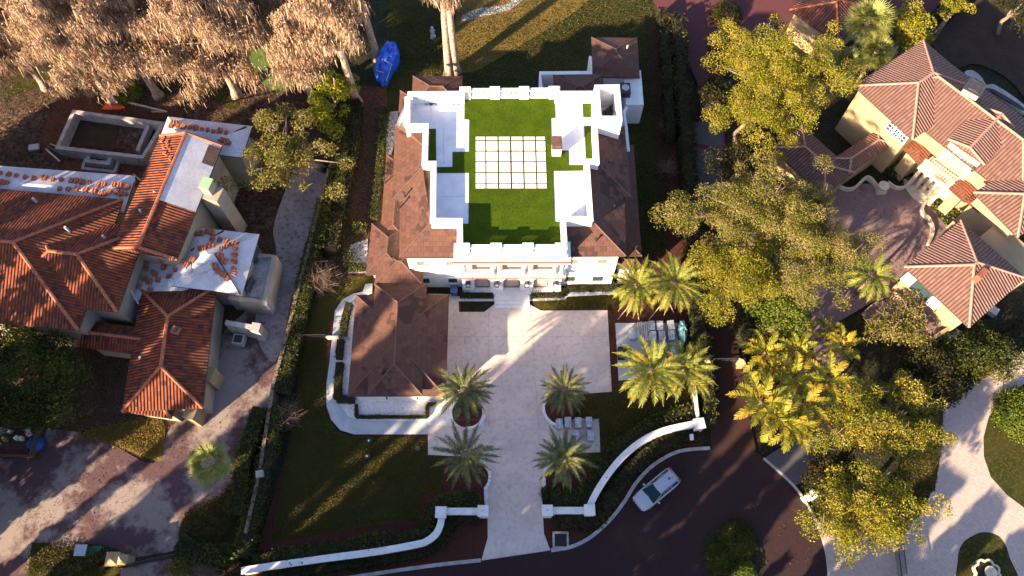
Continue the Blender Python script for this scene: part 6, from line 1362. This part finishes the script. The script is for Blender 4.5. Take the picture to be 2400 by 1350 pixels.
tree('leafy_tree', 'loose leafy tree reaching over the north drive top edge', 'tree', 2235, 22, 4.5, (1.8, 1.2, 1.2), 95, 'oak_leaf', 16, .6, 110, .11, shell=.2)
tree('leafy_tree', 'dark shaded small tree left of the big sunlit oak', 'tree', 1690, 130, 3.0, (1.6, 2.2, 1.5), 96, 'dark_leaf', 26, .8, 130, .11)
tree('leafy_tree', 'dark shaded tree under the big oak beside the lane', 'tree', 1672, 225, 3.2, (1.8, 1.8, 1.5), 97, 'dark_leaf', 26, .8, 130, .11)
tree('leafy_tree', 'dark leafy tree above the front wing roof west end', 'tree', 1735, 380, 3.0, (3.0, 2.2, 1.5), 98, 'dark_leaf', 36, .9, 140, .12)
tree('leafy_tree', 'shaded leafy tree on the bank below the garage pavilion', 'tree', 2290, 830, 2.6, (3.6, 2.2, 1.3), 99, 'hedge_leaf', 50, .9, 130, .11)
tree('leafy_tree', 'shaded leafy tree on the bank right of the stair terrace', 'tree', 2180, 870, 2.6, (2.8, 2.0, 1.3), 100, 'dark_leaf', 40, .9, 130, .11)
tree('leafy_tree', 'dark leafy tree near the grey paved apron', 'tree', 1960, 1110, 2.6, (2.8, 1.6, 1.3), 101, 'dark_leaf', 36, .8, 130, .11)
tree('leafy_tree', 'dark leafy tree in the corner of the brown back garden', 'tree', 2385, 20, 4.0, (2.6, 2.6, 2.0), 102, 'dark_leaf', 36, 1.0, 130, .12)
# ================================================================ PALMS
def plant(src, px, py, z, rz, sc, label, first=False, group=None, at=None):
    c = Vector((*at, 0)) if at else P(px, py, z)
    if first: src.location = (c.x, c.y, 0); src.rotation_euler = (0, 0, rz); src.scale = (sc,) * 3; src['label'] = label; src['group'] = group; return src
    return dup(src, (c.x, c.y, 0), rz, sc, label, group)
GP = 'date palms round the concrete drive'
dp2 = palm_mesh(210, 30, 3.3, 26, .32, .07, 'palm_leaf', 5.2, els=(1.0, -.75), droop=(.5, 1.3))
dp3 = palm_mesh(211, 50, 3.0, 26, .33, .065, 'palm_leaf', 5.6, els=(1.2, -.7), droop=(.8, 1.5))
dp = palm_mesh(200, 44, 3.0, 26, .34, .07, 'palm_leaf', 5.6)
plant(dp, 1087, 912, 5.8, 0, 1.0, 'full date palm overlapping the garage corner', True, GP)
plant(dp, 1322, 910, 5.2, 1.3, .86, 'date palm at the right edge of the drive by the curved white kerb', group=GP)
plant(dp2, 1090, 1066, 5.2, 2.2, 1.0, 'sparse date palm at the lower left of the drive', True, GP)
plant(dp3, 1322, 1075, 5.4, 3.4, .97, 'dark date palm at the lower right of the drive beside the pallets', True, GP)
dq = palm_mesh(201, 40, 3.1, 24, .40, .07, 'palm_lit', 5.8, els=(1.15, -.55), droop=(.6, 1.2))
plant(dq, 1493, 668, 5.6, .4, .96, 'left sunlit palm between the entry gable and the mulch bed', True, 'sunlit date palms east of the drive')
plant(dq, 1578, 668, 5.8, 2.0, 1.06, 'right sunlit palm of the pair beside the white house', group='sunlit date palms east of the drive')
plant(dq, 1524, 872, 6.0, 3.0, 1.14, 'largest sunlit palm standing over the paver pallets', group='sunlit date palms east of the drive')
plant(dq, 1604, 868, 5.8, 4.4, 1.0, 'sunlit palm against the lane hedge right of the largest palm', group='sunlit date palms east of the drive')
yp = palm_mesh(202, 14, 2.7, 15, .46, .17, 'palm_yellow', 4.2, rt=.09, els=(1.15, -.1), droop=(.9, 1.5), name='feather_palm')
GY = 'yellow green palms in the grove by the red lane'
ypos = [(1790, 830, .85, 'grove palm at the left edge nearest the lane gate'), (1865, 828, .85, 'grove palm at the centre of the top row'), (1805, 872, .8, 'grove palm directly below the leftmost top one'), (1858, 890, .95, 'grove palm in the very middle of the grove'), (1938, 890, .95, 'grove palm at the right edge beside the dark slope'), (1968, 815, .8, 'topmost right grove palm by the courtyard lane'), (1870, 775, .7, 'small grove palm just under the round leafy tree'), (1935, 775, .55, 'small grove palm on the lane north of the grove'), (1780, 945, 1.1, 'broad orange tipped grove palm beside the red lane'), (1825, 985, 1.05, 'lowest grove palm overhanging the paved apron'), (1880, 950, .95, 'grove palm between the lowest one and the right edge'), (1860, 1005, .9, 'grove palm at the bottom right of the grove')]
for i, (x, y, s, lab) in enumerate(ypos): plant(yp, x, y, 4.2 * s, i * 1.7, s * 1.1, lab, i == 0, GY)
bp = palm_mesh(203, 20, 3.2, 18, .55, .11, 'palm_lit', 4.4, rt=.16, els=(1.1, -.6), droop=(1.0, 1.8), name='feather_palm')
plant(bp, 2052, 640, 4.6, .3, .92, 'drooping green palm with orange fruit beside the curved stair', True)
fp_ = fan_palm(204, 19, 2.0, 7.6); plant(fp_, 483, 1084, 7.6, 0, .95, 'lone fan palm leaning over the west brick drive', True)
fq = fan_palm(205, 46, 2.6, 6.6)
plant(fq, 2034, 55, 6.8, 0, 1.05, 'largest fan palm with a dead leaf skirt near the red roof', True, 'fan palms north of the pink roof'); plant(fq, 2062, 108, 6.2, 2, .8, 'middle fan palm overlapping the largest one', group='fan palms north of the pink roof'); plant(fq, 1985, 148, 4.5, 4, .68, 'lowest fan palm right of the big sunlit oak', group='fan palms north of the pink roof')
# palm stakes
for i, (a, b, lab) in enumerate((((1488, 700), (1447, 750), 'left bracing pole of the left sunlit palm'), ((1490, 700), (1498, 752), 'right bracing pole of the left sunlit palm'), ((1562, 700), (1520, 750), 'left bracing pole of the right sunlit palm'), ((1565, 700), (1580, 735), 'right bracing pole of the right sunlit palm'))):
    m = MB(); m.tube([P(*b, 0), P(*a, 1.8)], .05, 5); tag(m.build('bracing_pole', 'wood'), lab, 'pole', 'wooden poles bracing the palms')
# ================================================================ TREES OUTSIDE THE FRAME, which throw the long shadows
rs = random.Random(12)
dx_, dy_ = math.cos(SUN_AZ), math.sin(SUN_AZ)
def off_tree(cc, s, hgt, rad, seed, dens=1.0, lab_=''):
    """cc across the light, s along it"""
    x, y = s * dx_ - cc * dy_, s * dy_ + cc * dx_
    rng = np.random.default_rng(seed); t = thing('shade_tree', 'tall dense tree standing outside the picture, ' + lab_, 'tree', (x, y, 0), 'trees standing outside the picture')
    N = int(5200 * dens * rad / 3.5 * hgt / 18); z_ = (rng.random(N) ** .9) * hgt * .97 + .4; a = rng.uniform(0, 6.283, N)
    lob = 1 + .13 * np.sin(a * 3 + z_ * .8) + .12 * np.sin(z_ * 1.9 + a)
    r_ = rad * np.sqrt(rng.random(N)) * (1 - .55 * (z_ / hgt) ** 3.5) * lob
    C = np.stack([x + r_ * np.cos(a), y + r_ * np.sin(a), z_], 1); C += rng.normal(0, .12, C.shape)
    V = cards(rng, C, rng.uniform(.25, .5, N), .7); m = MB(); m.tube([(x, y, 0), (x, y, hgt * .5), (x, y, hgt * .9)], [.5, .35, .1], 8); m.build('trunk', 'bark', t); npmesh('crown', V, quads(V), 'oak_leaf', t)
# (across, half width, height or None to fit the reach, reach s at which the ground comes back into light)
TE = math.tan(SUN_EL)
WALL = [(-28, 1.9, 42, .9), (-24.2, 1.7, 40, 1), (-20.3, 1.6, 38, 1), (-16.4, 2.0, 37, 1), (-13.4, .8, 33, .7), (-10.9, .7, 21, .3), (-7.4, 1.3, 30, 1), (-5, 1.4, 30, 1), (-4.0, .9, 30, .8), (-2.2, .8, 27, .9), (.9, 2.5, 27, 1.15), (5.2, 1.9, 27, 1.1), (8.6, 2.0, 31, 1.1), (11.0, 1.1, 30, .9), (13.6, 1.8, 27.5, 1.1), (16.0, 1.2, 28, .9), (17.7, .45, 16, .5), (19.3, .38, 12, .9), (21.9, 1.7, 27, 1.1), (24.2, 1.7, 27, 1.1), (28.2, 1.5, 24, 1.1), (32.5, .45, 20, .6), (37.0, 1.4, 14, 1), (40.4, 1.9, 18, 1), (44.0, 1.9, 21, 1), (48, 1.6, 22, .42), (52, 1.5, 21, .42), (56.5, 1.5, 17, .6), (61, 1.9, 17, 1), (65.5, 2.0, 17, 1), (70, 2, 17, .9)]
for i, (c_, hw, reach, dn) in enumerate(WALL):
    # stand just outside the frame: along its lower edge, or beyond its left edge
    y = -3.2 - hw; s_ = (y - c_ * dx_) / dy_
    x = s_ * dx_ - c_ * dy_
    if x < -45 - hw:
        x = -45.5 - hw
        for _ in range(4): s_ = (x + c_ * dy_) / dx_; x = -45.5 - hw - .2 * max(0, s_ * dy_ + c_ * dx_)
        s_ = (x + c_ * dy_) / dx_
    h_ = (reach - s_) * TE
    off_tree(c_, s_, h_, hw * 1.12, 300 + i, dn, ORD[len(WALL) - 1 - i] + ' from the north' if len(WALL) - 1 - i < 18 else ORD[i] + ' from the east')
